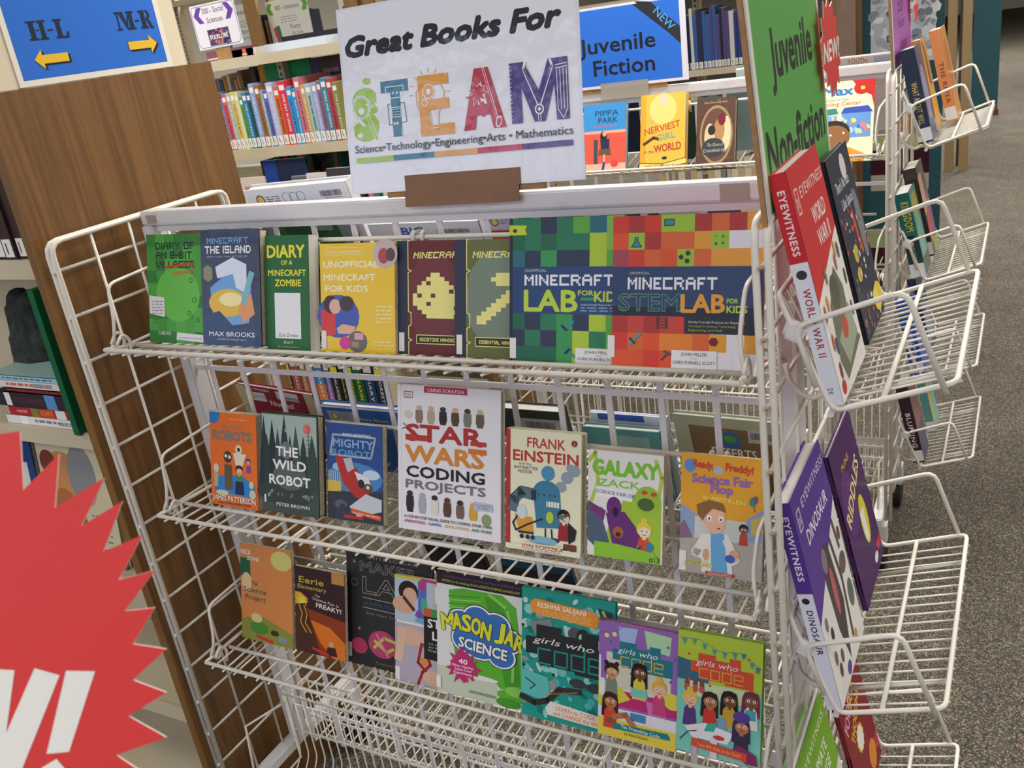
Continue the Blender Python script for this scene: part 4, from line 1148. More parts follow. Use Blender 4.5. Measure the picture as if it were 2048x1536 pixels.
def vspine(a, txt, y0, y1, col, x=.32, h=None, b=.02):
    """text running down a spine between y0 and y1"""
    vs, fs = glyphs(txt, b, 0, 1.15)
    X0, X1 = min(v[0] for v in vs), max(v[0] for v in vs)
    L = (y1 - y0) * a.h
    k = L / (X1 - X0)
    hh = (h or .42) * a.w
    out = [(x * a.w + vy * hh, (1 - y0) * a.h - (vx - X0) * k) for vx, vy in vs]
    a._add(out, fs, col)
def sp_ww(a):
    a.r(0, 0, 1, .37, '#c42a32'); a.r(0, .37, 1, 1, '#dfe0e8')
    vspine(a, 'EYEWITNESS', .07, .34, '#f4e4e0'); a.e(.5, .42, .3, .02, '#2f3a3c'); vspine(a, 'WORLD WAR II', .48, .78, '#a3303c', h=.44)
    vspine(a, 'DK', .92, .95, '#5a5a60', h=.3)
def pbook(label, y, z, w, h, t, art, cover, spine=None, x=1.163, lean=12, hard=True, group='books in the end pockets of the front rack', pages=WHITEP, gloss=PRINT):
    return book(label, x, y, z, w, h, t, art, cover, rz=90, lean=lean, hard=hard, group=group, spine=spine, pages=pages, gloss=gloss)
pbook('red and white war history hardback in the topmost pocket of the front rack end', -.172, -.198, .148, .2475, .018, c_ww, '#c9303a', sp_ww)
def c_space(a):
    a.r(0, 0, 1, 1, '#2b3044')
    a.t('There\'s No Place', .45, .2, .06, '#d9dce4', w=.6, b=.02); a.t('Like Space!', .5, .3, .06, '#d9dce4', w=.5, b=.02)
    a.e(.62, .1, .12, .07, '#e0dada'); a.l([(.55, .35), (.6, .5), (.66, .58)], .08, '#d0502e'); a.e(.82, .45, .12, .2, '#7f838c')
    a.e(.35, .55, .1, .05, '#d6b83a'); a.e(.3, .66, .1, .04, '#d6b83a')
    a.specks(.03, .3, .97, .97, 60, ['#e8e8ec', '#8a8f9c', '#d0584a'], .03, 4)
    a.e(.8, .88, .2, .08, '#e8c93c'); a.e(.7, .86, .12, .04, '#dfe05a')
pbook('dark blue space picture book behind the war hardback in the topmost pocket', .0, -.197, .135, .222, .008, c_space, '#20242f')
def c_dino(a):
    a.r(0, 0, 1, 1, '#eae8e8')
    a.p([(0, 0), (1, 0), (1, .3), (0, .58)], '#5b3a9a')
    a.l([(.08, .07), (.16, .07), (.16, .16), (.08, .16)], .012, '#e2dcf0', True); a.t('DK', .12, .14, .04, '#e2dcf0', w=.06)
    a.t('EYEWITNESS', .6, .1, .045, '#e6e0f2', w=.72, sp=1.1); a.t('DINOSAUR', .52, .26, .07, '#f2eef8', w=.66, b=.02)
    a.p([(.4, .35), (.58, .38), (.66, .7), (.5, .95), (.38, .75), (.34, .5)], '#4a4248'); a.e(.5, .6, .05, .12, '#c8606a'); a.e(.42, .42, .07, .06, '#8a7a86')
    a.l([(.66, .4), (.74, .62), (.68, .9)], .05, '#4f484a'); a.l([(.82, .36), (.86, .5)], .05, '#5a5450'); a.e(.85, .58, .1, .05, '#6a5a50'); a.e(.88, .75, .08, .07, '#5f7068')
    for x, y, c in ((.12, .62, '#8a7a6a'), (.2, .7, '#3c3a3c'), (.15, .8, '#8a6a4c'), (.2, .88, '#6a4a3c'), (.3, .85, '#7a5a48'), (.75, .93, '#c9a23c'), (.92, .45, '#7a4038')): a.e(x, y, .04, .035, c, n=8)
    a.e(.4, .955, .06, .03, '#5f4a98')
def sp_dino(a):
    a.r(0, 0, 1, .42, '#55358f'); a.r(0, .42, 1, 1, '#dddce8'); vspine(a, 'EYEWITNESS', .06, .36, '#e8e2f4'); a.e(.45, .455, .25, .015, '#2c2630'); vspine(a, 'DINOSAUR', .5, .72, '#3c3058', h=.42)
pbook('purple and white dinosaur hardback in the middle pocket of the front rack end', -.172, -.598, .165, .28, .018, c_dino, '#5b3a9a', sp_dino, x=1.157, lean=11)
def c_rid(a):
    a.r(0, 0, 1, 1, '#4b2560'); a.e(.3, .4, .25, .2, '#5f3078')
    a.t('RIDDLES', .5, .42, .1, '#e9dc8c', w=.8, b=.04, rot=20)
    a.t('PUNS', .45, .2, .04, '#e0b43c', w=.3, b=.03)
    a.e(.62, .62, .14, .16, '#d9cf3a'); a.p([(.5, .55), (.66, .55), (.64, .75), (.54, .75)], '#eceaf0'); a.r(.8, .86, .98, .92, '#c8303c'); a.e(.7, .92, .08, .03, '#e6e6ea')
pbook('dark purple riddle book with yellow lettering in the middle pocket', .03, -.597, .155, .235, .007, c_rid, '#4b2560', x=1.157)
def c_clim(a):
    a.r(0, 0, 1, 1, '#e6e6e6'); a.p([(0, 0), (1, 0), (1, .4), (0, .62)], '#7db32c')
    a.t('EYEWITNESS', .55, .1, .045, '#eef4e0', w=.75, sp=1.1); a.t('CLIMATE', .55, .24, .07, '#f4f8ec', w=.5, b=.02); a.t('CHANGE', .55, .34, .07, '#f4f8ec', w=.48, b=.02)
    a.p([(.6, .5), (.85, .5), (.9, .7), (.65, .75)], '#3f5aa8'); a.e(.4, .7, .1, .1, '#3a3a70')
def sp_clim(a): a.r(0, 0, 1, 1, '#79c02c')
pbook('lime green and white climate hardback in the lowest pocket of the front rack end', -.165, -.985, .165, .262, .018, c_clim, '#79c02c', sp_clim, x=1.155, lean=13)
def c_food(a):
    a.r(0, 0, 1, 1, '#8a1f2c'); a.t('FOOD', .3, .35, .1, '#e6a8c8', w=.4, b=.03, rot=24); a.t('FOR', .55, .3, .1, '#e8c83a', w=.3, b=.03, rot=24); a.t('THOUGHT', .5, .45, .08, '#e8c83a', w=.6, b=.03, rot=24)
    a.star(.45, .58, .13, .16, 12, '#e8c83a'); a.e(.45, .58, .12, .08, '#eceae4'); a.e(.7, .85, .15, .1, '#d98a2c'); a.r(.85, .8, .98, .9, '#c8303c')
pbook('dark red joke book with yellow and pink lettering in the lowest pocket', .035, -.985, .15, .235, .007, c_food, '#8a1f2c', x=1.155)

# the backs of the books on the far side of the near rack, seen through its wires
def rear(label, xl, xr, ztop, h, art, cover, ytop=.06, t=.01, dy=0, hard=True, lean=-15, pages=WHITEP, roll=0, group='books on the far side of the front rack'):
    """lean < 0: the top leans toward the camera"""
    a = math.radians(-lean)
    w = abs(xr - xl)
    return book(label, xl, dy + ytop + h * math.sin(a), ztop - h * math.cos(a), w, h, t, art, cover, lean=lean, hard=hard, group=group, spineleft=False, pages=pages, roll=roll)
def rot(a, x, y):
    a.e(x, y, .045, .045 * a.w / a.h, '#6a5a30', n=12); a.e(x, y, .033, .033 * a.w / a.h, '#e6c67a', n=12)
    a.lines(x + .06, x + .22, y - .02, 3, .02, .01, '#8a88a0')
def c_rw(a):
    a.r(0, 0, 1, 1, '#e9e9ee'); rot(a, .13, .1)
    for x in (.4, .47, .54): a.ring(x, .09, .04, .04, .006, '#9aa4c8')
    a.bars(.73, .06, .93, .11); a.r(.76, .12, .92, .125, '#b0406a')
rear('white book with gold sticker and barcode showing above the front rack rail', .187, .400, .018, .2, c_rw, '#e9e9ee', t=.022, roll=-1.5)
rear('mottled green picture book behind the green diary, top shelf far side', .2, .385, -.034, .17, lambda a: (a.r(0, 0, 1, 1, '#8a94a0'), a.p([(.15, 0), (.85, 0), (.95, 1), (.1, 1)], '#3c6a44'), a.e(.5, .1, .25, .1, '#2f5a3a'), a.r(.62, .05, .8, .12, '#8aa08c')), '#8a94a0')
rear('white book with blue lettering behind the yellow paperback, top shelf far side', .42, .62, -.046, .17, lambda a: (a.r(0, 0, 1, 1, '#dfe0e6'), a.t('BIG', .4, .12, .08, '#3f63c0', w=.2, b=.05), a.bars(.62, .07, .9, .11)), '#dfe0e6', t=.014)
rear('orange and purple book with a gold sticker, top shelf far side', .63, .785, -.038, .17, lambda a: (a.r(0, 0, 1, 1, '#c84a34'), a.r(0, 0, .35, .15, '#c9c6d8'), a.r(.35, 0, 1, .3, '#5a2a5c'), rot(a, .1, .07)), '#c84a34')
rear('dark green and white book behind the red checkered book, top shelf far side', .79, 1.0, -.036, .17, lambda a: (a.r(0, 0, 1, 1, '#c9d0dc'), a.r(.1, 0, .5, 1, '#1f6a45'), a.r(.78, .02, 1, .1, '#4a5aa8')), '#2c5a44')
def c_nur(a):
    a.r(0, 0, 1, 1, '#7d2430'); a.r(0, 0, .12, 1, '#b9b08a'); a.r(.88, 0, 1, 1, '#b9b08a'); a.r(.12, .08, .36, .2, '#c9c2c4'); rot(a, .17, .14); a.r(.52, .02, .8, .13, '#c8c2c2'); a.bars(.6, .08, .8, .12)
    a.t('You Wouldn\'t', .3, .05, .04, '#e8d8d4', w=.3, sh=.2); a.t('Nurses!', .55, .24, .08, '#eadfd8', w=.3, b=.01)
rear('dark red nurses book with floral edges, middle shelf far side, leaning', .025, .205, -.335, .17, c_nur, '#7d2430', roll=5)
rear('bright blue book with a sticker, middle shelf far side', .235, .41, -.365, .15, lambda a: (a.r(0, 0, 1, 1, '#2f62ac'), a.r(0, 0, 1, .03, '#e4e6ea'), a.r(.06, .08, .4, .24, '#9aa6b4'), rot(a, .14, .16), a.t('More About', .62, .2, .05, '#d8c86a', w=.35)), '#2f62ac', t=.014)
rear('dark blue book with red corner behind the white coding book', .40, .5, -.355, .165, lambda a: (a.r(0, 0, 1, 1, '#27407c'), a.r(0, .75, 1, 1, '#b04030')), '#27407c', ytop=.07)
rear('black and grey book with a barcode, middle shelf far side', .60, .712, -.346, .16, lambda a: (a.r(0, 0, 1, 1, '#2f3a30'), a.r(.25, .1, .95, .4, '#aeb0b0'), a.bars(.4, .14, .85, .22)), '#2a3a2c', t=.02)
rear('teal book with a pale label, middle shelf far side', .745, .868, -.366, .15, lambda a: (a.r(0, 0, 1, 1, '#5f9a9c'), a.r(.35, .08, .85, .35, '#8fb4b4')), '#5f9a9c', t=.012)
rear('white and blue book standing behind the teal one', .752, .875, -.35, .155, lambda a: (a.r(0, 0, 1, 1, '#dfe4ee'), a.r(.1, 0, .7, .08, '#4a66c0')), '#dfe4ee', ytop=.078, t=.006)
def c_des(a):
    a.r(0, 0, 1, 1, '#a9ad8e'); a.p([(.13, .1), (1, .12), (1, 1), (.18, 1)], '#7d6544'); a.r(.66, .1, .95, .24, '#b9b2b4'); a.bars(.68, .13, .93, .2); a.e(.5, .24, .09, .1, '#3a6aa0'); a.e(.5, .22, .06, .04, '#5a9a44'); a.t('DESERTS', .52, .42, .1, '#e8e4dc', w=.4, b=.03, edge='#2c2620')
rear('brown and olive deserts book with a globe emblem, middle shelf far side', .886, 1.045, -.334, .17, c_des, '#a9ad8e', roll=1.5)
rear('black book behind the charcoal chalkboard book, bottom shelf far side', .40, .52, -.62, .17, flat('#1f1f22'), '#1f1f22')
rear('blue-edged book behind the jar book, bottom shelf far side', .55, .69, -.632, .16, flat('#1f4a68', ('r', 0, .1, 1, 1, '#24242a')), '#1f4a68')
# ---------------------------------------------------------------- signs on the near rack
def c_steam(a):
    a.r(0, 0, 1, 1, '#e9e9ee')
    a.r(.012, .015, .988, .985, '#efeff3')
    a.t('Great Books For', .482, .256, .105, '#17171c', w=.9, b=.1, sh=.25)
    gr, te, og, re_, pu = '#a4cc3c', '#23748a', '#e8a33a', '#c42c3c', '#4a2f7c'
    W_ = '#eef0ee'
    # S with magnifier
    a.t('S', .098, .69, .25, gr, w=.09, b=.125)
    a.e(.115, .395, .02, .018, gr); a.e(.14, .55, .018, .02, gr)
    a.ring(.08, .53, .042, .062, .005, W_); a.ring(.08, .53, .036, .053, .0035, W_); a.e(.08, .55, .014, .02, W_, n=9); a.l([(.107, .58), (.145, .71)], .016, W_); a.l([(.107, .583), (.143, .705)], .01, gr); a.e(.065, .68, .014, .014, W_, n=9)
    # T as a robot
    a.r(.178, .408, .302, .47, te); a.r(.22, .46, .262, .705, te)
    a.l([(.2, .47), (.2, .44), (.28, .44), (.28, .47), (.265, .5), (.217, .5), (.2, .47)], .003, W_)
    for x in (.232, .25): a.e(x, .475, .004, .007, W_, n=8)
    a.l([(.205, .53), (.28, .53), (.285, .63), (.205, .64)], .003, te, True); a.l([(.222, .55), (.262, .55), (.262, .6), (.222, .6)], .003, W_, True)
    for i in range(3): a.l([(.228, .56 + .014 * i), (.256, .56 + .014 * i)], .002, W_)
    for x in (.23, .243): a.e(x, .635, .005, .008, W_, n=8)
    a.l([(.22, .66), (.22, .7), (.205, .705)], .003, W_); a.l([(.262, .66), (.262, .7), (.275, .705)], .003, W_)
    # E with a bulb
    a.r(.345, .405, .392, .715, og)
    for y0, y1, x1 in ((.405, .46, .478), (.53, .585, .475), (.66, .718, .492)): a.r(.345, y0, x1, y1, og)
    a.l([(.352, .6), (.335, .55), (.335, .49), (.362, .44), (.4, .425), (.44, .45), (.458, .5), (.448, .56), (.43, .6), (.425, .66)], .003, og)
    a.star(.39, .49, .024, .03, 9, W_); a.star(.39, .49, .02, .026, 9, og); a.e(.39, .49, .01, .016, W_, n=9); a.star(.37, .545, .012, .016, 8, W_); a.star(.37, .545, .009, .013, 8, og)
    for k in range(9):
        an = math.pi * (1 + k / 8)
        a.l([(.395 + .075 * math.cos(an), .5 + .11 * math.sin(an)), (.395 + .088 * math.cos(an), .5 + .13 * math.sin(an))], .003, og)
    a.l([(.4, .665), (.425, .663)], .004, W_); a.l([(.4, .68), (.425, .678)], .004, W_); a.l([(.39, .6), (.398, .66)], .003, W_)
    # A with a splash and brush
    a.p([(.532, .71), (.588, .405), (.644, .405), (.706, .71), (.655, .71), (.645, .64), (.588, .64), (.58, .71)], re_)
    a.p([(.612, .47), (.634, .585), (.596, .585)], W_)
    a.star(.6, .53, .025, .045, 9, W_, jit=.5); a.star(.6, .53, .022, .041, 9, re_, jit=.5); a.e(.616, .61, .011, .04, re_); a.e(.566, .545, .02, .006, re_, n=9)
    a.l([(.625, .41), (.672, .66)], .009, W_); a.l([(.625, .41), (.67, .655)], .005, re_); a.e(.678, .68, .012, .03, W_, rot=-.3); a.e(.678, .68, .008, .022, re_, rot=-.3)
    # M with compasses, ruler and pencil
    a.p([(.73, .7), (.73, .405), (.785, .405), (.84, .55), (.88, .405), (.952, .405), (.952, .7), (.905, .7), (.9, .52), (.86, .7), (.82, .7), (.772, .52), (.772, .7)], pu)
    for i in range(14): a.l([(.73, .42 + .02 * i), (.736, .42 + .02 * i)], .002, W_)
    for sx in (-1, 1): a.l([(.84, .63), (.84 + sx * .055, .44), (.84 + sx * .048, .41)], .009, W_); a.l([(.84, .62), (.84 + sx * .054, .44)], .005, pu)
    a.e(.84, .64, .018, .026, W_); a.e(.84, .64, .013, .019, pu); a.e(.84, .64, .006, .009, W_, n=8); a.l([(.836, .66), (.836, .7)], .003, W_); a.l([(.845, .66), (.845, .7)], .003, W_)
    for x in (.912, .924, .936, .948): a.l([(x, .46), (x, .65)], .0025, W_)
    a.l([(.908, .455), (.95, .45)], .003, W_); a.l([(.908, .44), (.95, .435)], .003, W_); a.l([(.912, .65), (.932, .695), (.948, .65)], .003, W_)
    a.t('Science\u2022Technology\u2022Engineering\u2022Arts \u2022 Mathematics', .5, .775, .042, '#1d1d22', w=.925, b=.012)
    for x0, x1, c in ((.039, .216, gr), (.216, .4, te), (.4, .585, og), (.585, .768, re_), (.768, .96, pu)): a.r(x0, .802, x1, .83, c)
def sign(label, M, w, h, art, parts=(), thick=.0012, cat='sign', group=None, m=GLOSS, back='#e6e6ea', name='sign'):
    r = empty(name, M, label, cat, group)
    colored('sheet', [(0, 0, 0, w, thick, h, back)], r, m)
    a = Art(w, h)
    art(a)
    a.build('print', r, m=m)
    return r
def T(x, y, z, rz=0, lean=0, roll=0):
    return Matrix.Translation((x, y, z)) @ Matrix.Rotation(math.radians(rz), 4, 'Z') @ Matrix.Rotation(math.radians(-lean), 4, 'X') @ Matrix.Rotation(math.radians(roll), 4, 'Y')
GLS = printmat('laminated_sheet', 0.25, 1.0, 0.5)
sg = sign('big white laminated science reading sign with coloured letters, taped on the front rack rail', T(.4662, -.0185, .0165, lean=11, roll=-.4), .3665, .2505, c_steam, m=GLS)
bm = bmesh.new()
bx(bm, .092, -.0016, -.022, .272, -.0004, .0)
bx(bm, .094, -.0019, -.0005, .275, -.0007, .021)
tp = link('tape', me_from(bm), sg, TAPE)
tp['label'] = 'brown packing tape'
box('cardboard_strip', (.06, .002, -.008), (.31, .005, .004), sg, CARD)
box('tape_mark', (.022, -.0143, -.014), (.045, -.0134, 0.0), bpy.data.objects['display_rack'], mat('old_tape_mark', '#a99c90', .4))
box('tape_mark', (1.0, -.0143, -.016), (1.035, -.0134, .004), bpy.data.objects['display_rack'], mat('old_tape_mark', '#a99c90', .4))

def burst(name, M, r, n, label, txt=None, art=None, depth=.0012, rin=.78):
    o = empty(name, M, label, 'sign')
    bm = bmesh.new()
    top, bot = [], []
    for k in range(2 * n):
        R = r * (1 if k % 2 == 0 else rin)
        a = math.pi * k / n + .06 + (.05 if k % 2 else 0)
        top.append(bm.verts.new((R * math.cos(a), 0, R * math.sin(a))))
        bot.append(bm.verts.new((R * math.cos(a), depth, R * math.sin(a))))
    bm.faces.new(top); bm.faces.new(bot[::-1])
    for k in range(2 * n): bm.faces.new((top[k], bot[k], bot[(k + 1) % (2 * n)], top[(k + 1) % (2 * n)]))
    me = me_from(bm)
    ob = link('starburst', me, o, mat('red_card', '#dc2f2a', .6))
    ob.data.materials.append(mat('white_card_edge', '#e8d8cc', .8))
    for p in me.polygons:
        if len(p.vertices) == 4: p.material_index = 1
    a = Art(2 * r, 2 * r)
    art(a)
    a.build('lettering', o, (-r, 0, -r), m=MATT)
    return o
def a_new(a):
    a.t('NEW!', .5, .62, .2, '#f2efe8', w=.86, b=.05, sh=.2)
# close red burst at the lower left: only its right half is in the picture
# ---------------------------------------------------------------- green and purple signs on the rack ends
def c_green(a):
    a.r(0, 0, 1, 1, '#ecebe2'); a.r(.035, .035, .975, 1, '#5fae54')
    a.t('Juvenile', .52, .42, .22, '#262c26', w=.6, b=.045); a.t('Non-fiction', .5, .83, .22, '#262c26', w=.86, b=.045)
gs = sign('green juvenile non-fiction sign with cardboard edge on the right end of the front rack', T(1.0985, -.187, -.005, rz=90, lean=4), .33, .225, c_green, m=PRINT, thick=.0012)
box('cardboard_backing', (-.004, .0016, 0), (.332, .006, .228), gs, CARD)
burst('new_tag', T(1.0985, .155, .13, rz=90, lean=4), .06, 13, 'small red starburst tag on the right edge of the green sign', art=a_new)
def c_purple(a):
    a.r(0, 0, 1, 1, '#e9e2e2'); a.r(.03, .0, .97, .97, '#b065b8'); a.t('Easy', .45, .5, .15, '#54285a', w=.3); a.t('Reader', .45, .64, .1, '#54285a', w=.34); a.t('Beginner', .55, .84, .12, '#54285a', w=.4)
ps = sign('purple sign with dark lettering on the right end of the rack behind', T(1.052, 1.165, -.012, rz=90, lean=3), .34, .24, c_purple, m=PRINT)
box('cardboard_backing', (-.004, .0016, 0), (.342, .006, .243), ps, CARD)
burst('new_tag', T(1.058, 1.505, .125, rz=90, lean=3), .06, 13, 'small red starburst tag on the right edge of the purple sign', art=a_new)
def c_juv(a):
    a.r(0, 0, 1, 1, '#dedbe4'); a.r(.02, .03, .955, .965, '#2c6fd4')
    a.p([(.62, .0), (.74, .03), (.955, .36), (.955, .57)], '#2b2b30'); a.p([(.6, .03), (.71, .03), (.955, .4), (.955, .55)], '#2b2b30')
    a.t('NEW', .82, .28, .1, '#4fa0dc', w=.19, b=.02, rot=-48)
    a.t('Juvenile', .455, .56, .2, '#1c1c26', w=.61, b=.03); a.t('Fiction', .5, .84, .2, '#1c1c26', w=.49, b=.03)
js = sign('blue sign for new juvenile fiction on the rail of the rack behind', T(.19, 1.332, .008, lean=3), .35, .205, c_juv, m=PRINT)
box('tape', (.105, -.0016, -.03), (.24, -.0004, .012), js, CLEAR)
box('cardboard_strip', (.05, .002, -.012), (.29, .005, .004), js, CARD)

# ---------------------------------------------------------------- books on the rack behind
def c_pip(a):
    a.r(0, 0, 1, .4, '#3a90cf'); a.r(0, .38, 1, 1, '#dd5a48'); a.r(0, .38, 1, .42, '#e8a896'); a.r(0, .85, 1, 1, '#e8b49c')
    a.t('PIPPA', .55, .17, .08, '#27466c', w=.55, b=.02); a.t('PARK', .58, .27, .08, '#27466c', w=.46, b=.02); a.t('raises her game', .5, .33, .035, '#e8584a', w=.55, sh=.3)
    a.e(.48, .46, .08, .08, '#2a1f28'); a.e(.5, .42, .05, .045, '#d9a68a'); a.p([(.4, .5), (.62, .5), (.62, .64), (.42, .64)], '#27304c'); a.p([(.38, .64), (.64, .64), (.66, .73), (.36, .73)], '#6a5238'); a.l([(.5, .73), (.5, .84), (.48, .93)], .05, '#d9a68a'); a.l([(.5, .84), (.47, .93)], .06, '#4a3a78'); a.r(.25, .5, .34, .85, '#4a4a4c'); a.e(.74, .86, .09, .05, '#d84a3c')
def c_ner(a):
    a.r(0, 0, 1, 1, '#eabb4a'); a.r(0, 0, .12, 1, '#e8a62e'); a.e(.5, .2, .3, .2, '#efd57c')
    a.e(.5, .08, .1, .09, '#d8c9a8', n=12); a.t('THE', .22, .37, .04, '#8ab09c', w=.18)
    a.t('NERVIEST', .5, .48, .09, '#c8583c', w=.8, b=.03, rot=10); a.t('GIRL', .58, .59, .085, '#7aa890', w=.42, b=.03, rot=8); a.t('in the', .2, .76, .05, '#4a4a3c', w=.22); a.t('WORLD', .62, .74, .1, '#b84a34', w=.6, b=.04, rot=5)
    a.l([(.08, .64), (.3, .56), (.4, .58)], .06, '#5a3c30'); a.e(.55, .83, .06, .02, '#3a2c28')
    a.l([(0, .92), (.5, .94), (1, .88)], .13, '#33302a'); a.l([(.02, .92), (.5, .94), (1, .88)], .1, '#f0d47a'); a.t('MELISSA WILEY', .48, .945, .03, '#8a5a30', w=.72, b=.02)
def c_gho(a):
    a.r(0, 0, 1, 1, '#5e4336'); a.specks(.03, .02, .97, .98, 50, ['#6f5142', '#4c352b', '#7d5d49'], .05, 5)
    a.e(.52, .52, .43, .42, '#a98a66', n=28); a.e(.52, .52, .38, .38, '#6a4c3e', n=28); a.e(.35, .55, .14, .2, '#d9c49c'); a.e(.78, .5, .12, .24, '#e4d2a8')
    a.e(.6, .45, .14, .16, '#b98a58'); a.e(.66, .3, .1, .09, '#7a2c34'); a.e(.4, .45, .1, .07, '#3a2a26'); a.e(.45, .7, .3, .14, '#3f4246')
    a.t('The Ghost of', .5, .68, .05, '#c9c6c0', w=.42, sh=.2); a.t('Crutchfield Hall', .5, .76, .05, '#c9c6c0', w=.62, sh=.2); a.t('Mary Downing Hahn', .5, .07, .03, '#c9b898', w=.6)
def c_max(a):
    a.r(0, 0, 1, 1, '#e9ecc9'); a.p([(.62, 0), (1, 0), (1, .35), (.95, .2), (.75, .12)], '#cf3230'); a.e(.78, .1, .13, .08, '#cf3230'); a.e(.8, .1, .04, .025, '#c9d23c')
    a.t('Max', .38, .17, .11, '#3f80c4', w=.5, b=.06); a.t('Goes to the', .36, .24, .035, '#6a9ac0', w=.4); a.t('Recycling Center', .38, .3, .05, '#d87a3a', w=.8, b=.02)
    a.p([(.0, .34), (.36, .33), (.4, .4), (.0, .42)], '#3f8f7c'); a.p([(.44, .4), (.5, .33), (.9, .32), (.98, .4)], '#3f58b8'); a.r(.0, .42, .38, .66, '#7fb0d8'); a.r(.46, .4, .95, .7, '#6f9fdc'); a.specks(.05, .45, .92, .68, 40, ['#b8dcec', '#e08a8a', '#4a6ac8', '#d8e08a'], .05, 6)
    a.e(.33, .62, .28, .14, '#33302e'); a.e(.34, .69, .27, .15, '#9a6a42'); a.e(.28, .66, .02, .014, '#f2ead8'); a.e(.5, .64, .02, .014, '#f2ead8'); a.l([(.42, .76), (.5, .77), (.54, .73)], .014, '#4a2018')
    a.p([(.15, .85), (.6, .82), (.9, .92), (.84, 1), (.1, 1)], '#eda02c'); a.p([(.32, .86), (.5, .85), (.55, 1), (.3, 1)], '#58a8d4')
Tb = 'on the rack behind'
Gb = 'books on the top shelf of the rack behind'
book('blue and red hardback with a schoolgirl ' + Tb + ', beside the white sign', .262, 1.228, -.2015, .121, .183, .018, c_pip, '#3a78b0', group=Gb, gloss=GLOSS)
book('yellow hardback with rainbow lettering and film strip ' + Tb, .424, 1.228, -.2030, .121, .196, .022, c_ner, '#e8a62e', group=Gb, gloss=GLOSS)
book('brown gothic hardback with an oval picture ' + Tb, .5745, 1.228, -.2045, .098, .173, .022, c_gho, '#4c3a2e', group=Gb)
book('pale picture book with a smiling child and recycling bins ' + Tb, .865, 1.228, -.2065, .132, .186, .007, c_max, '#cf3230', group=Gb, hard=False)
FB = 'books on the far side of the rack behind'
for lab, xl, xr, zt, c in (('dark blue', .30, .42, -.03, '#1f2a44'), ('dull orange', .39, .46, -.028, '#c8703c'), ('dark green', .46, .56, -.06, '#2f4a44')):
    rear('%s book on the far side of the rack behind, top shelf' % lab, xl, xr, zt, .16, None, c, dy=1.35, group=FB)
rear('pale teal book with small cartoon heads, far side of the rack behind', .53, .72, -.018, .19, lambda a: (a.r(0, 0, 1, 1, '#8aa4a4'), a.e(.12, .12, .08, .05, '#7a4a34'), a.e(.35, .11, .09, .07, '#8a5a38'), a.e(.55, .06, .08, .07, '#9a4a30'), a.e(.75, .09, .08, .06, '#2c2422'), a.e(.93, .04, .06, .05, '#1f7a50')), '#8aa4a4', dy=1.35, group=FB)
rear('thin white and teal book lying along the top of the far rack', .64, .79, .012, .19, lambda a: (a.r(0, 0, 1, 1, '#dce8e4'), a.r(.6, 0, 1, .04, '#d88a7a'), a.e(.3, .06, .07, .03, '#8a5a6a')), '#dce8e4', dy=1.35, group=FB)
rear('white book with an orange word along its top edge, by the purple sign', .87, 1.02, .012, .19, lambda a: (a.r(0, 0, 1, 1, '#d9d2cf'), a.t('YOUTH', .45, .09, .07, '#b8643c', w=.3, b=.02), a.r(.7, .02, .95, .12, '#b3b3d0')), '#d9d2cf', dy=1.35, group=FB)
rear('dark red and grass book, lower on the far side of the rack behind', .93, 1.02, -.42, .17, lambda a: (a.r(0, 0, 1, 1, '#4a1c28'), a.r(0, 0, 1, .3, '#b4c08a')), '#4a1c28', dy=1.35, group=FB)
rear('cream and pale green book, middle shelf of the rack behind', .86, .925, -.37, .17, lambda a: (a.r(0, 0, 1, 1, '#e2e0b8'), a.e(.5, .3, .2, .08, '#d8a86a')), '#d6dcb4', dy=1.35, group=FB)
def p2(label, x, y, z, w, h, t, art, cover, spine, lean=12, gloss=GLOSS):
    return pbook(label, y, z, w, h, t, art, cover, spine, x=x, lean=lean, group='books in the end pockets of the rack behind', gloss=gloss)
def lab_(a, c, txt=None, tc='#c9b46a'):
    a.r(0, 0, 1, 1, c); a.r(0, .84, 1, .98, '#e8e6ea')
    if txt: vspine(a, txt, .35, .8, tc, h=.4)
p2('thick navy blue novel in the topmost pocket of the rack behind', 1.131, 1.178, -.163, .10, .205, .03, lambda a: (a.r(0, 0, 1, 1, '#3a5680'), a.e(.5, .5, .4, .3, '#8a9ac0')), '#26385a', lambda a: lab_(a, '#26304a', 'WHAT ABOUT WILL'))
p2('thick yellow and brown novel in the middle of the topmost pocket of the rack behind', 1.131, 1.3, -.163, .10, .21, .02, lambda a: (a.r(0, 0, 1, 1, '#dcae5c'), a.p([(.2, 0), (.6, .1), (.7, .5), (.3, .5)], '#7a5a48'), a.e(.5, .75, .5, .2, '#e6b24c')), '#c98a50', lambda a: lab_(a, '#c98a50'))
p2('thin orange novel at the far end of the topmost pocket of the rack behind', 1.165, 1.41, -.156, .12, .215, .025, lambda a: (a.r(0, 0, 1, 1, '#e8a860'), a.e(.4, .4, .3, .3, '#d8884a')), '#dd9a5c', lambda a: lab_(a, '#d98f58', 'THE RIVER', '#7a4a3c'))
p2('thick teal fantasy novel with a yellow title, second pocket of the rack behind', 1.123, 1.178, -.47, .11, .2, .032, lambda a: (a.r(0, 0, 1, 1, '#4f8f86'), a.e(.5, .2, .4, .15, '#b8a040'), a.e(.5, .6, .4, .3, '#7ab4a4'), a.r(0, .8, 1, 1, '#5a6a60')), '#1f5a5a', lambda a: (a.r(0, 0, 1, 1, '#1f6462'), a.r(0, .55, 1, 1, '#2c4444'), vspine(a, 'KINGDOM', .1, .45, '#c9c03c', h=.55), a.e(.5, .52, .3, .02, '#14282c'), vspine(a, 'CREATURES OF THE FLOOD', .58, .82, '#a8c4bc', h=.3), a.r(0, .84, 1, 1, '#e8e6ea')))
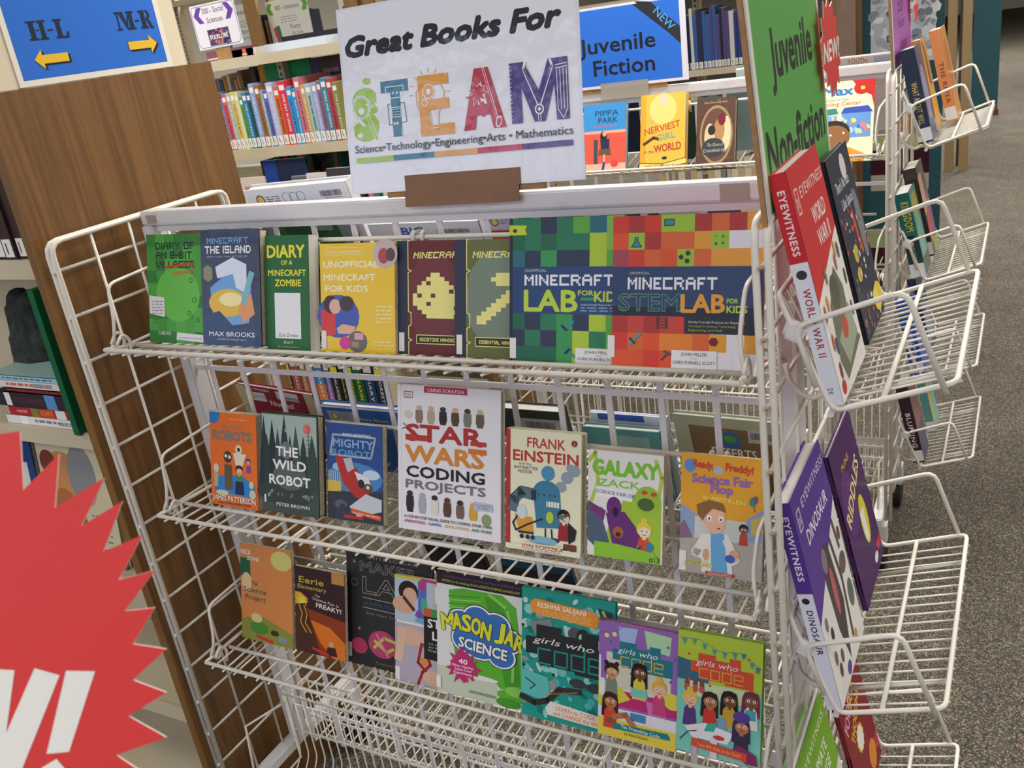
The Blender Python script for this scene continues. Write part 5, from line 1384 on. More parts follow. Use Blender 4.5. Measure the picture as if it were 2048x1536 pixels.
p2('dark brown novel with a peach and purple cover, second pocket of the rack behind', 1.128, 1.31, -.46, .12, .22, .03, lambda a: (a.r(0, 0, 1, 1, '#5a4c50'), a.p([(0, .1), (.5, .1), (.55, .5), (0, .55)], '#d8a080'), a.e(.4, .7, .3, .2, '#d8504a'), a.e(.75, .6, .2, .3, '#8a5a9a'), a.r(.3, .85, 1, 1, '#8ab04c')), '#3a302c', lambda a: lab_(a, '#3a302c'))
p2('bright blue novel in the third pocket of the rack behind', 1.124, 1.178, -.716, .1, .19, .03, lambda a: (a.r(0, 0, 1, 1, '#2f5ab8'), a.r(.2, .3, .8, .5, '#8ab0e8')), '#2450b0', lambda a: lab_(a, '#2450b0', 'WINTER', '#e8e8f0'))
p2('dark blue and grey novel in the third pocket of the rack behind', 1.128, 1.3, -.71, .12, .2, .02, lambda a: (a.r(0, 0, 1, 1, '#2f3c6a'), a.r(.1, .5, .9, .9, '#8a94b0')), '#2c3658', lambda a: lab_(a, '#2c3658'))
p2('dark maroon novel in a clear sleeve, lowest pocket of the rack behind', 1.128, 1.178, -.957, .1, .21, .028, lambda a: (a.r(0, 0, 1, 1, '#8a5a58'), a.r(0, .6, 1, 1, '#4a4a6a')), '#3c2430', lambda a: lab_(a, '#3c2430', 'BLUFFING', '#e8e0e0'))
p2('pale teal and yellow novel in the lowest pocket of the rack behind', 1.14, 1.34, -.95, .1, .2, .02, lambda a: (a.r(0, 0, 1, 1, '#7fb8b4'), a.p([(0, .3), (.4, .4), (.2, .9), (0, .9)], '#d8b04a')), '#5fa0a4', lambda a: lab_(a, '#5fa0a4'))
# ---------------------------------------------------------------- wooden ended library shelving on the left
def wood(name, c1, c2, sc=1.0):
    m = mat(name, c1, 0.42, coat=.15)
    nt = m.node_tree
    b = nt.nodes['Principled BSDF']
    tc = nt.nodes.new('ShaderNodeTexCoord')
    mp = nt.nodes.new('ShaderNodeMapping')
    mp.inputs['Scale'].default_value = (1 * sc, 1 * sc, .07 * sc)
    nt.links.new(tc.outputs['Object'], mp.inputs['Vector'])
    n1 = nt.nodes.new('ShaderNodeTexNoise'); n1.inputs['Scale'].default_value = 6; n1.inputs['Detail'].default_value = 3; n1.inputs['Distortion'].default_value = 1.2
    nt.links.new(mp.outputs[0], n1.inputs['Vector'])
    w = nt.nodes.new('ShaderNodeMath'); w.operation = 'MULTIPLY'; w.inputs[1].default_value = 16
    nt.links.new(n1.outputs['Fac'], w.inputs[0])
    fr = nt.nodes.new('ShaderNodeMath'); fr.operation = 'PINGPONG'; fr.inputs[1].default_value = 1
    nt.links.new(w.outputs[0], fr.inputs[0])
    n2 = nt.nodes.new('ShaderNodeTexNoise'); n2.inputs['Scale'].default_value = 160; n2.inputs['Detail'].default_value = 5
    mp2 = nt.nodes.new('ShaderNodeMapping'); mp2.inputs['Scale'].default_value = (1, 1, .04)
    nt.links.new(tc.outputs['Object'], mp2.inputs['Vector']); nt.links.new(mp2.outputs[0], n2.inputs['Vector'])
    ad = nt.nodes.new('ShaderNodeMath'); ad.operation = 'MULTIPLY_ADD'; ad.inputs[1].default_value = .45
    nt.links.new(fr.outputs[0], ad.inputs[0]); nt.links.new(n2.outputs['Fac'], ad.inputs[2])
    r = nt.nodes.new('ShaderNodeValToRGB')
    r.color_ramp.elements[0].position = .3; r.color_ramp.elements[1].position = .95
    r.color_ramp.elements[0].color = (*lin(c2), 1); r.color_ramp.elements[1].color = (*lin(c1), 1)
    nt.links.new(ad.outputs[0], r.inputs['Fac']); nt.links.new(r.outputs['Color'], b.inputs['Base Color'])
    return m
OAK = wood('oak_laminate', '#80592f', '#5f3f1b')
OAKE = wood('oak_edge', '#86602f', '#6b4a26')
BROWN = wood('brown_laminate', '#7e5c3a', '#62452a')
TEAL = mat('teal_laminate', '#1f5560', .6, noise=(60, '#1a4a54', .4, .6))
TEALE = mat('teal_edge', '#3f6a70', .6)

def unit(label, x0, x1, y0, y1, ztop, tiers, back=True, ends=(0, 0), endm=None, lip=.03, top=True, posts=()):
    """double sided steel shelving: x0..x1 long, y0 front, y1 rear"""
    r = empty('shelving_unit', ((x0 + x1) / 2, (y0 + y1) / 2, FL), label, 'bookshelf')
    def P(name, a, b, m, bev=0):
        o = box(name, a, b, None, m, bev)
        o.parent = r
        o.matrix_parent_inverse = Matrix.Translation(r.location).inverted()
        return o
    ym = (y0 + y1) / 2
    for z in tiers:
        P('shelf', (x0, y0 + .005, z - .018), (x1, ym - .01, z), BEIGE)
        P('shelf_lip', (x0, y0, z - lip), (x1, y0 + .006, z + .002), BEIGE)
        P('shelf', (x0, ym + .01, z - .018), (x1, y1 - .005, z), BEIGE)
    P('kick_plate', (x0, y0 + .03, FL), (x1, y0 + .04, tiers[-1] - .018), BEIGE)
    if back: P('back_sheet', (x0, ym - .006, FL + .1), (x1, ym + .006, ztop - .02), BEIGE)
    for x in posts:
        po = P('upright', (x - .016, ym - .03, FL), (x + .016, ym + .03, ztop), BEIGE, .003)
        bm = bmesh.new()
        k = int((ztop - FL) / .026)
        for i in range(k): bx(bm, x - .004, ym - .0312, FL + .02 + i * .026, x + .004, ym - .0298, FL + .034 + i * .026)
        o = link('slots', me_from(bm), po, BLACKR)
    for e, x in zip(ends, (x0 - .022, x1)):
        if e: P('end_panel', (x, y0 - .02, FL), (x + .022, y1 + .01, ztop), endm or OAK, .001)
    return r
def u_end(label, x0, x1): pass
# unit beside the near rack: its wood end panel faces the rack
LU = unit('wood-ended beige library shelving on the left, closest to the camera', -2.6, -.057, -.175, .262, .21, [-.032, -.34, -.64, -.94, -1.2], posts=(-.9, -1.8))
pnl = box('end_panel', (-.054, -.192, FL), (-.034, .275, .2235), None, OAK)
pnl.data.materials.append(OAKE)
for p in pnl.data.polygons:
    if abs(p.normal.y) > .5: p.material_index = 1
pnl.parent = LU
pnl.matrix_parent_inverse = Matrix.Translation(LU.location).inverted()
# card with arrows on top of the end panel
def c_blue(a):
    a.r(0, 0, 1, 1, '#e8e2d4'); a.r(.03, .0, .965, .955, '#2f6fcf')
    k = '#232a3c'
    def slab(x0, x1, y): a.r(x0 - .012, y - .008, x1 + .012, y + .008, k)
    def stem(x0, x1, yt, yb):
        a.r(x0, yt, x1, yb, k); slab(x0, x1, yt + .008); slab(x0, x1, yb - .008)
    yt, yb = .535, .678                      # H-L in a fat stencil face
    stem(.145, .175, yt, yb); stem(.205, .232, yt, yb); a.r(.18, .6, .2, .612, k)
    a.r(.247, .605, .278, .618, k)
    stem(.3, .328, yt, yb); a.p([(.333, yb), (.365, yb), (.368, .63), (.36, .63), (.345, .668), (.333, .668)], k)
    yt, yb = .52, .665                       # M-R
    stem(.69, .7, yt, yb); a.p([(.704, yt), (.735, yt), (.758, yb), (.75, yb)], k); stem(.768, .795, yt, yb); a.p([(.745, .63), (.764, yt + .02), (.764, yt + .05), (.752, .655)], k)
    a.r(.81, .593, .838, .606, k)
    stem(.855, .882, yt, yb); a.e(.892, .557, .026, .037, k); a.e(.889, .557, .009, .022, '#2f6fcf'); a.r(.882, .525, .887, .59, '#2f6fcf')
    a.p([(.89, .595), (.905, .59), (.925, .655), (.935, .66), (.93, .67), (.912, .668)], k)
    for sx, cx, cy in ((-1, .222, .815), (1, .82, .79)):
        for d, c in ((.012, '#2a241c'), (0, '#e9bd34')):
            a.p([(cx + sx * .1 + d, cy + d), (cx + sx * .05 + d, cy - .07 + d), (cx + sx * .05 + d, cy - .03 + d), (cx - sx * .1 + d, cy - .03 + d), (cx - sx * .1 + d, cy + .034 + d), (cx + sx * .05 + d, cy + .034 + d), (cx + sx * .05 + d, cy + .075 + d)], c)
bs = sign('blue card with two yellow arrows standing on the wood end panel', T(-.0365, -.1245, .2255, rz=90, roll=.2), .3105, .2, c_blue, m=MATT)
box('cream_board', (-.045, .0015, -.0005), (.345, .006, .21), bs, mat('cream_board', '#ddd0b4', .7))

SPN = []
def rowbooks(x0, x1, y, z, hmin, hmax, wmin, wmax, pal, where, group, depth=.14, seed=1, labels=True, maxn=200, gap=0.0, tilt=0, rz=0):
    """a row of upright books with their spines toward -y"""
    rr = random.Random(seed)
    x = x0
    n = 0
    made = []
    names = dict(pal)
    keys = list(names)
    while x < x1 - wmin and n < maxn:
        w = rr.uniform(wmin, wmax)
        h = rr.uniform(hmin, hmax)
        kn = rr.choice(keys)
        c = names[kn]
        n += 1
        o = colored('book', [(0, 0, 0, w - .0008, depth, h, c), (.0015, .003, h - .002, w - .002, depth + .001, h + .0004, '#d9cfb8')])
        o.location = (x, y + rr.uniform(0, .012), z + .0005)
        o.rotation_euler = (0, math.radians(tilt + (rr.uniform(-1, 1) if tilt else 0)), math.radians(rz))
        made.append((o, kn, w > (wmin + wmax) / 2, h > (hmin + hmax) / 2))
        if labels:
            a = Art(w, .03, .0006)
            a.r(.12, 0, .88, 1, '#e9e5dc'); a.l([(.4, .25), (.4, .8)], .12, '#4a4a4a')
            a.build('spine_label', o, (0, 0, .004), m=MATT)
            a = Art(w, h, .0006)
            a.lines(.3, .5, .5, 1, .02, .3, '#f0ece4' if rr.random() < .5 else '#2a2a30')
            a = None
        x += w + (gap if rr.random() < .3 else 0)
    seen = {}
    for i, (o, kn, th, ta) in enumerate(made):
        nb = (made[i - 1][1] if i else None, made[i + 1][1] if i + 1 < len(made) else None)
        if nb[0] is None: wh = 'at the left end'
        elif nb[1] is None: wh = 'at the right end'
        else: wh = 'between %s and %s ones' % nb
        lb = '%s %s book %s, %s' % ('thick' if th else 'slim', kn, wh, where)
        if lb in seen:
            lb = '%s %s %s book %s, %s' % ('tall' if ta else 'short', 'thick' if th else 'slim', kn, wh, where)
        seen[lb] = 1
        tag(o, lb, 'book', group)
    return n
# second range with the colourful picture-book row, aisle behind the front rack
MU = unit('beige library shelving with the colourful picture-book row', -3.4, -.462, 1.75, 2.2, .226, [.2265, -.1165, -.45, -.85, -1.255], back=False, ends=(0, 1), endm=BROWN, posts=(-1.33, -.52, -2.2), lip=.036)
ROW = [('teal', '#4f96a8', .02, .225), ('blue', '#3f7fc4', .014, .2), ('red', '#d8545a', .024, .218), ('grey green', '#9fb4a8', .022, .22), ('yellow', '#d8bc5c', .022, .222),
       ('cream', '#d9cfa8', .018, .218), ('green', '#58a03c', .018, .2), ('bright blue', '#2f7fc0', .022, .215), ('dark green', '#2f5a50', .02, .214), ('pale blue', '#8aa4d8', .026, .243),
       ('brown and orange', '#9a6a3a', .024, .236), ('grey blue', '#8fa9b8', .014, .215), ('violet', '#5f68b0', .02, .213), ('lavender', '#b4b8d8', .032, .238), ('orange', '#d4682f', .026, .22),
       ('broad red', '#d8384e', .034, .238), ('sky blue', '#3494d0', .024, .214), ('second sky blue', '#3890cc', .018, .205), ('rose', '#cf7480', .026, .243), ('tan', '#cfa45c', .02, .214),
       ('pale teal', '#9fc0c0', .03, .216), ('pale violet', '#a0a4d4', .024, .218), ('mauve', '#8a6a80', .02, .222), ('teal blue', '#3f86a0', .026, .23), ('crimson', '#b83a48', .022, .225), ('olive', '#8a8a4a', .024, .21)]
x = -1.535
for i, (nm, c, w, h) in enumerate(ROW):
    w *= 1.04
    o = colored('picture_book', [(0, 0, 0, w - .001, .2, h, c), (.0015, .004, h - .002, w - .0025, .201, h + .0005, '#e0d8c0')])
    o.location = (x, 1.76, -.1155)
    tag(o, '%s picture-book spine in the colourful row, right of the %s one' % (nm, ROW[i - 1][0]) if i else 'teal picture-book spine at the left end of the colourful row', 'book', 'picture books in the colourful row')
    a = Art(w, .035, .0005)
    a.r(.1, 0, .9, 1, '#ece8e0'); a.l([(.35, .2), (.35, .7)], .1, '#3a3a3a'); a.l([(.5, .5), (.5, .9)], .08, '#6a6a6a')
    a.build('spine_label', o, (0, 0, .006), m=MATT)
    a = Art(w, h, .0005)
    if w > .017: a.r(.15, .06, .85, .14, '#ece6e2')
    vspine(a, ['ONE DAY IN SPRING', 'THE LITTLE BOAT', 'BEARS AND FRIENDS'][i % 3], .2, .78, '#f2eee4' if i % 2 else '#2c2c3c', x=.36, h=.3)
    a.build('spine_print', o, m=MATT)
    x += w
PAL = [('dark blue', '#27304e'), ('grey', '#77757a'), ('black', '#26262a'), ('brown', '#6a4a38'), ('cream', '#cfc4a4'), ('dark green', '#2c4a3c'), ('red', '#9a2f34'), ('tan', '#b3925c'), ('navy', '#1f2a4a'), ('white', '#d6d3cc'), ('teal', '#2f6470')]
PAL2 = [('pink', '#d88a94'), ('teal', '#27687a'), ('green', '#2f8a54'), ('orange', '#cf9060'), ('white', '#d9d6d0'), ('dark grey', '#45434a'), ('black', '#232428'), ('grey', '#84817f'), ('gold', '#b99c58')]
rowbooks(-.9, -.5, 1.77, -.4495, .2, .24, .012, .024, PAL2, 'under the colourful row', 'books under the colourful row', seed=4)
LOWB = [('brown', '#6a4a38', .02), ('dark grey', '#3c3a3e', .024), ('grey blue', '#56646c', .02), ('dark brown', '#4a352c', .026), ('dull red', '#9a5048', .05), ('tan', '#a8805a', .03), ('pink and purple', '#b8507a', .04), ('purple and blue', '#4a78b0', .05), ('violet', '#7a5a9c', .03),
        ('black', '#2a2830', .045), ('dark green', '#24382c', .022), ('bottle green', '#2a4a2c', .022), ('green', '#2f5a30', .022), ('yellow-lettered green', '#1f5a30', .05), ('navy', '#27406c', .05), ('dark navy', '#1f2c48', .05), ('cream', '#cfc6a8', .06)]
x = -1.62
for i, (nm, c, w) in enumerate(LOWB):
    h = .2 + .012 * ((i * 5) % 3)
    o = colored('book', [(0, 0, 0, w - .001, .15, h, c), (.002, .004, h - .002, w - .003, .151, h + .0006, '#e0d8c0')])
    o.location = (x, 1.79, -1.2545)
    tag(o, '%s book low under the colourful row, right of %s' % (nm, LOWB[i - 1][0]) if i else 'brown book at the left end, low under the colourful row', 'book', 'books in the bottom row')
    a = Art(w, h, .0006)
    a.r(.1, .02, .9, .16, '#d9d5cc' if i % 3 else '#d8cf3c')
    if i in (6, 7, 8): a.r(0, .2, 1, .5, ('#c84a7a', '#3f7fc0', '#5a6ab8')[i - 6]); a.r(0, .5, 1, .85, ('#b8588a', '#c87a4a', '#8a6ab0')[i - 6])
    vspine(a, ['TREASURE', 'GALAXIES', 'DIARY', 'FOREST'][i % 4], .22, .8, '#d8cf4a' if 9 < i < 14 else '#d9d5cc', x=.36, h=.3)
    a.build('spine_print', o, m=MATT)
    x += w * 1.12
rowbooks(-1.0, -.5, 1.79, -.8495, .2, .28, .015, .035, PAL, 'on second-lowest shelf', 'books on the second-lowest shelf of the second range', seed=31, labels=True, depth=.15)
tag(colored('standing_board', [(0, 0, 0, .24, .012, .31, '#1f9a5a')]), 'bright green board standing behind the colourful picture books', 'book').location = (-1.442, 1.98, -.1155)
a = Art(.16, .3)
a.r(0, 0, 1, 1, '#4a3a3c'); a.r(0, 0, .25, 1, '#4a3a68'); a.t('CRACKED', .62, .2, .05, '#c9c0b4', w=.5); a.lines(.35, .9, .32, 4, .07, .02, '#9a9088')
o = colored('book', [(0, 0, 0, .16, .02, .3, '#4a3a3c')]); o.location = (-1.198, 1.97, -.1155)
tag(o, 'dark brown book with its cover out behind the colourful picture books', 'book'); a.build('cover_print', o, m=PRINT)
rowbooks(-1.72, -1.585, 1.99, -.1155, .25, .3, .014, .024, [('brown', '#8a6a4a'), ('blue', '#4a5a8a'), ('orange', '#c8843c'), ('cream', '#d8cdb0')], 'behind the colourful row', 'books behind the colourful row', seed=9)
for xx, c, nm in ((-1.53, '#4a4540', 'dark grey'), (-1.482, '#cf9a3c', 'amber')):
    o = colored('book', [(0, 0, 0, .026, .15, .3, c)]); o.location = (xx, 1.985, -.1155); tag(o, nm + ' book beside the bright green board', 'book')
# things lying on top of that range
o = colored('book', [(0, 0, 0, .3, .15, .03, '#c9d4e0'), (.004, .004, .004, .296, .152, .026, '#e8e4d8')]); o.location = (-1.3, 1.85, .2275); tag(o, 'pale blue book lying flat on top of the shelving beside the white sign', 'book')
for i, (xx, w, c, nm) in enumerate(((-1.3, .34, '#1f1f24', 'black'), (-1.72, .2, '#7a4a58', 'dull purple'), (-1.6, .14, '#c86a4a', 'orange red'), (-1.5, .05, '#d8d4cc', 'small white'))):
    o = colored('box_file', [(0, 0, 0, w, .1, (.05, .04, .03, .03)[i], c), (.004, -.001, .006, w - .004, .0, .012, '#c9c4b8')]); o.location = (xx, 1.96, .2275); tag(o, nm + ' flat box on top of the colourful shelving', 'box')
# dark blue open folder, upright books and stack on the near aisle side
def upr(label, x, w, h, c, art=None, t=.012, y=1.765, nm='book', lean=0):
    o = empty(nm, T(x, y, -.4495, lean=lean), label, nm, 'things standing below the colourful row')
    colored('cover', [(0, 0, 0, w, t, h, c), (.002, .002, h - .002, w - .002, t - .002, h + .0005, '#e0d8c8')], o)
    if art:
        a = Art(w, h); art(a); a.build('cover_print', o, m=MATT)
    return o
upr('dark blue folder standing open below the colourful row', -1.37, .22, .283, '#222a48', lambda a: a.r(0, 0, .3, 1, '#20408c'), nm='folder')
upr('white book with red hand-drawn title below the colourful row', -1.505, .132, .222, '#dccfc0', lambda a: (a.t('BROTHERS', .55, .25, .1, '#c2452f', w=.85, b=.02), a.t('IN HOPE', .5, .48, .1, '#c2452f', w=.7, b=.02), a.r(0, .62, 1, .8, '#d87a4a')), y=1.76)
upr('white and purple book below the colourful row', -1.155, .1, .222, '#e2dde2', lambda a: a.r(.15, .08, 1, 1, '#5c3c9c'), y=1.757)
upr('dark grey book with a pale title below the colourful row', -1.052, .15, .235, '#45424a', lambda a: (a.t('LUKE\'S BEAUTY', .5, .2, .08, '#c9b49c', w=.8), a.r(0, .3, 1, .36, '#b89a7c')), y=1.757)
upr('small grey book with part of a title below the colourful row', -1.232, .075, .215, '#6a6a70', lambda a: a.t('DAY', .6, .2, .09, '#dcd8d4', w=.5), y=1.757)
for i, (c, w) in enumerate((('#2f4a9c', .014), ('#8ab4c4', .01), ('#c85a3a', .012), ('#d8b06a', .012))):
    o = colored('book', [(0, 0, 0, w, .15, .205, c)]); o.location = (-1.285 + .0135 * i, 1.79, -.4495)
    tag(o, '%s thin spine below the colourful row, beside the grey title book' % ('blue', 'pale blue', 'orange', 'tan')[i], 'book')
rowbooks(-1.22, -.5, 1.99, -.4495, .27, .31, .016, .028, PAL2, 'behind the low row', 'books on the far side below the colourful row', seed=41, labels=True)
rowbooks(-1.62, -1.24, 1.99, -.4495, .2, .27, .018, .03, PAL, 'in the shadowed far row', 'dark books on the far side below the colourful row', seed=42, labels=False)

# third range with hanging subject signs
FU = unit('tall beige shelving far behind with subject signs', -6.5, .5, 3.6, 4.1, .9, [.62, .22, -.15, -.5, -.85, -1.2], back=False, ends=(0, 1), endm=BROWN, posts=(-5.6, -4.65, -3.75, -2.95, -2.0, -1.1, -.2))
BL = [('navy', '#26304e'), ('black', '#222428'), ('dark blue', '#2c3c78'), ('white', '#d4d2cc'), ('violet', '#54487c'), ('blue', '#3a5c9c')]
rowbooks(-.33, .12, 3.62, -.1495, .24, .29, .012, .026, BL, 'right of the blue sign', 'reference books right of the blue sign', seed=11)
rowbooks(-3.5, -2.75, 3.62, -.1495, .2, .28, .016, .034, PAL, 'far behind colourful row', 'books far behind the colourful row', seed=12, labels=False, maxn=40)
rowbooks(-3.1, -2.5, 3.62, .2205, .18, .25, .016, .034, PAL + [('dark red', '#7a2c34'), ('white', '#dcd8d0')], 'high on tall shelving', 'books high on the tall shelving', seed=13, labels=False, maxn=40)
rowbooks(-.35, .35, 3.62, -.4995, .2, .27, .016, .03, PAL2 + [('yellow', '#d8c03c'), ('red', '#b83a3c')], 'low on tall shelving', 'books low on the tall shelving', seed=14, labels=False, maxn=40)
rowbooks(-.4, .2, 3.62, -.8495, .18, .26, .02, .04, [('tan', '#c9b088'), ('cream', '#dcd2b8'), ('grey', '#8a8680'), ('brown', '#7a5c40')], 'near floor, tall shelving', 'books near the floor of the tall shelving', seed=15, labels=False, maxn=40, tilt=0)
def c_soc(a):
    a.r(0, 0, 1, 1, '#e2dfe6')
    a.l([(.05, .04), (.95, .04), (.98, .12), (.98, .88), (.92, .96), (.08, .96), (.02, .88), (.02, .12)], .01, '#5a5478', True)
    a.t('300 - Social', .5, .22, .13, '#2c2a30', w=.48, b=.01); a.t('Sciences', .5, .43, .13, '#2c2a30', w=.36, b=.01)
    for sx, x in ((-1, .15), (1, .85)): a.p([(x + sx * .1, .24), (x, .06), (x - sx * .11, .06), (x - sx * .02, .24), (x - sx * .11, .42), (x, .42)], '#6a3f9c')
    a.r(.27, .58, .75, .94, '#4a3c5c'); a.specks(.3, .6, .72, .92, 50, ['#8a3a4c', '#3a4a8a', '#c87a4a', '#2a2438', '#9a7ab0'], .03, 3); a.t('FOLKLORE', .51, .8, .1, '#ece8f0', w=.4, b=.03)
def c_lit(a):
    a.r(0, 0, 1, 1, '#e4e6dc'); a.p([(.0, .15), (.06, .05), (.16, .05), (.1, .15), (.16, .28), (.06, .28)], '#6ab04a'); a.p([(1, .15), (.94, .05), (.84, .05), (.9, .15), (.84, .28), (.94, .28)], '#6ab04a')
    a.t('800 - Literature', .5, .2, .1, '#3a3a38', w=.56); a.lines(.3, .7, .36, 3, .05, .02, '#a8a8a4')
    a.p([(.08, .55), (.18, .5), (.22, .9), (.14, .95)], '#c8503c'); a.p([(.16, .52), (.24, .5), (.26, .88), (.2, .92)], '#2f7a80'); a.t('Poetry', .62, .6, .1, '#4a4a48', w=.24); a.t('Short Stories', .64, .72, .07, '#6a6a66', w=.26)
sign('white social sciences sign with purple chevrons and a folklore picture', T(-1.567, 1.78, .272, roll=-1), .232, .162, c_soc, m=MATT, name='sign')
box('sign_foot', (.08, .002, -.045), (.15, .01, .01), [o for o in bpy.data.objects if o.get('label', '').startswith('white social')][0], CARD)
sign('white literature sign with green chevrons behind the social sciences sign', T(-3.19, 3.58, .25), .36, .28, c_lit, m=MATT)
s2 = sign('second white literature sign with a green chevron, right of the brown board', T(-2.76, 3.575, .235), .32, .28, c_lit, m=MATT)
s3 = sign('third white literature sign, left of the big science sign', T(-2.22, 3.575, .28), .3, .3, c_lit, m=MATT)
for i, (xx, w, z0, z1) in enumerate(((-2.82, .1, .2, .75), (-2.05, .2, .1, .8), (-1.98, .05, -.1, .5))):
    o = box('board', (xx, 3.45 - .05 * i, z0), (xx + w, 3.47 - .05 * i, z1), None, CARD)
    tag(o, ['narrow brown board between the literature signs', 'broad brown board beside the big science sign', 'thin brown board in front of the broad one'][i], 'board')
    box('board_foot', (xx + .01, 3.455 - .05 * i, FL), (xx + w - .01, 3.465 - .05 * i, z0), o, BROWN)

# right: range ends in teal, brown panels with notices
def panel(label, x0, x1, y, z0, z1, m, t=.03, cat='end panel'):
    o = box('end_panel', (x0, y, z0), (x1, y + t, z1), None, m, .002)
    return tag(o, label, cat)
p = panel('brown end panel with a cream notice, left of the teal panel', .42, .5, 4.45, FL, .9, BROWN)
p = panel('dark brown end panel behind the green sign', .32, .41, 4.5, FL, .9, mat('dark_brown', '#4f3a2a', .6))
def c_not(a):
    a.r(0, 0, 1, 1, '#cfc6b0'); a.r(0, .28, 1, .36, '#7a4a3c'); a.r(0, .8, 1, .9, '#7a4a3c'); a.r(0, .9, 1, 1, '#c8643c'); a.t('158.70', .55, .62, .07, '#6a6458', w=.6); a.r(.4, .68, .65, .72, '#2a2824'); a.lines(.15, .85, .45, 2, .05, .02, '#9a9484'); a.lines(.15, .85, .08, 3, .06, .02, '#9a9484')
sign('cream call-number notice with brown bands on a brown end panel', T(.395, 4.36, -.245, rz=0), .085, .42, c_not, m=MATT, thick=.004)
p = panel('teal end panel carrying the snowy poster', .482, .898, 4.5, FL, .9, TEAL)
def c_snow(a):
    a.r(0, 0, 1, 1, '#c9d2de'); a.specks(.02, .02, .98, .98, 160, ['#dfe5ec', '#aab4c2', '#b8c2d0', '#8e98a8', '#e8ecf0'], .09, 2); a.e(.08, .42, .12, .08, '#8fb8d4')
    a.specks(.75, .4, .97, .75, 20, ['#7e8894', '#98a4b0'], .06, 5)
    for i, y in enumerate((.48, .66, .84)): a.t(('Winter', 'Colder', 'Deeper')[i] + ('.' if 1 else ''), .5, y, .045, '#2c2e38', w=.5)
sign('pale blue snowy poster with short dark words on the teal end panel', T(.54, 4.492, -.3), .318, .72, c_snow, m=MATT)
def c_fl(a): a.r(0, 0, 1, 1, '#8f4a40'); a.r(0, 0, 1, .5, '#9aa0a8'); a.specks(0, .1, 1, .5, 20, ['#b86a4a', '#8a929a'], .12, 6); a.r(0, .5, 1, .62, '#bcc48c'); a.r(0, .62, 1, .85, '#3c1622'); a.r(0, .85, 1, 1, '#b4b0a8')
sign('poster with grass and a dark red band, low on the teal end panel', T(.54, 4.49, -.98), .3, .6, c_fl, m=MATT)
for i, (x0, x1, yy, c) in enumerate(((.77, .83, 6.5, '#75603f'), (.835, .87, 6.7, '#3a3026'), (.865, .925, 6.5, '#7a6544'))):
    panel(['brown', 'dark', 'light brown'][i] + ' upright edge of shelving right of the teal panel', x0, x1, yy, FL, .9, mat('edge%d_wood' % i, c, .6))
p = panel('wide teal end panel beyond the brown uprights', .8, 1.03, 9.1, FL + .06, .9, TEAL)
box('red_base', (.79, 9.08, FL), (1.04, 9.13, FL + .06), p, mat('dark_red_base', '#6a2a38', .6))
p = panel('narrow far teal end panel beyond the wide one', .7, .86, 14.0, FL + .08, .9, TEAL)
box('red_base', (.69, 13.98, FL), (.87, 14.03, FL + .08), p, mat('dark_red_base', '#6a2a38', .6))

# ---------------------------------------------------------------- books on the left shelving
def flatbook(label, x, y, z, L, d, t, c, spine=None, rz=0, nm='book'):
    o = empty('book', T(x, y, z, rz=rz), label, 'book', 'books lying in a stack on the left shelf')
    colored('cover', [(0, 0, 0, L, d, .0018, c), (0, 0, t - .0018, L, d, t, c), (0, 0, 0, L, .002, t, c)], o)
    box('pages', (.002, .002, .0018), (L - .002, d - .002, t - .0018), o, PAGES)
    if spine:
        a = Art(L, t)
        spine(a)
        a.build('spine_print', o, m=PRINT)
    return o
z = -.3395
def sp_w(a): a.r(0, 0, 1, 1, '#e4e2de'); a.r(.2, 0, .3, 1, '#f2f0ee'); a.lines(.4, .75, .6, 1, .1, .3, '#8a7a78'); a.bars(.72, .3, .95, .75, '#6a6a70')
def sp_r(a): a.r(0, 0, 1, 1, '#a82a2c'); a.t('NEVER', .2, .65, .35, '#e8c8b8', w=.16); a.r(.34, 0, .45, 1, '#8a7a3c'); a.r(.46, 0, .68, 1, '#c84a28'); a.t('SCARY', .56, .7, .5, '#e8a03c', w=.17); a.r(.7, 0, .84, 1, '#e4e0dc')
def sp_b(a): a.r(0, 0, 1, 1, '#2c2a32'); a.r(.12, .05, .2, .95, '#e2e0e0'); a.t('DISTANCE', .45, .7, .4, '#6a3038', w=.4, b=.03); a.r(.68, 0, .82, 1, '#5a90c8')
def sp_g(a): a.r(0, 0, 1, 1, '#d9d6d0'); a.lines(.25, .6, .7, 1, .1, .4, '#c86a5a'); a.bars(.6, .2, .85, .8, '#5a5a5c')
def sp_c(a): a.r(0, 0, 1, 1, '#9fc4cc'); a.lines(.2, .9, .65, 1, .1, .35, '#4a7a8a'); a.r(0, 0, .1, 1, '#e2e2d8')
for lab, L, d, t, c, sp, dx in (('white slim book with a call label at the bottom of the left stack', .205, .15, .017, '#dcdad4', sp_w, 0), ('red book with orange lettering in the left stack', .19, .13, .017, '#a82a2c', sp_r, .016),
                                ('thick black book with a blue label in the left stack', .205, .14, .028, '#2c2a32', sp_b, -.008), ('small red and green book in the left stack', .16, .12, .009, '#8a2c2c', None, .03),
                                ('white picture book near the top of the left stack', .215, .17, .013, '#dedbd4', sp_g, -.018), ('pale teal picture book on top of the left stack', .205, .17, .009, '#9fc0b8', sp_c, -.012)):
    flatbook(lab, -.316 + dx, -.165, z, L, d, t, c, sp)
    z += t + .0006
o = colored('book', [(0, 0, 0, .016, .2, .262, '#12603a')]); o.location = (-.108, -.182, -.3395); o.rotation_euler = (0, math.radians(1.2), math.radians(-3)); tag(o, 'large dark green book standing against the wood panel', 'book')
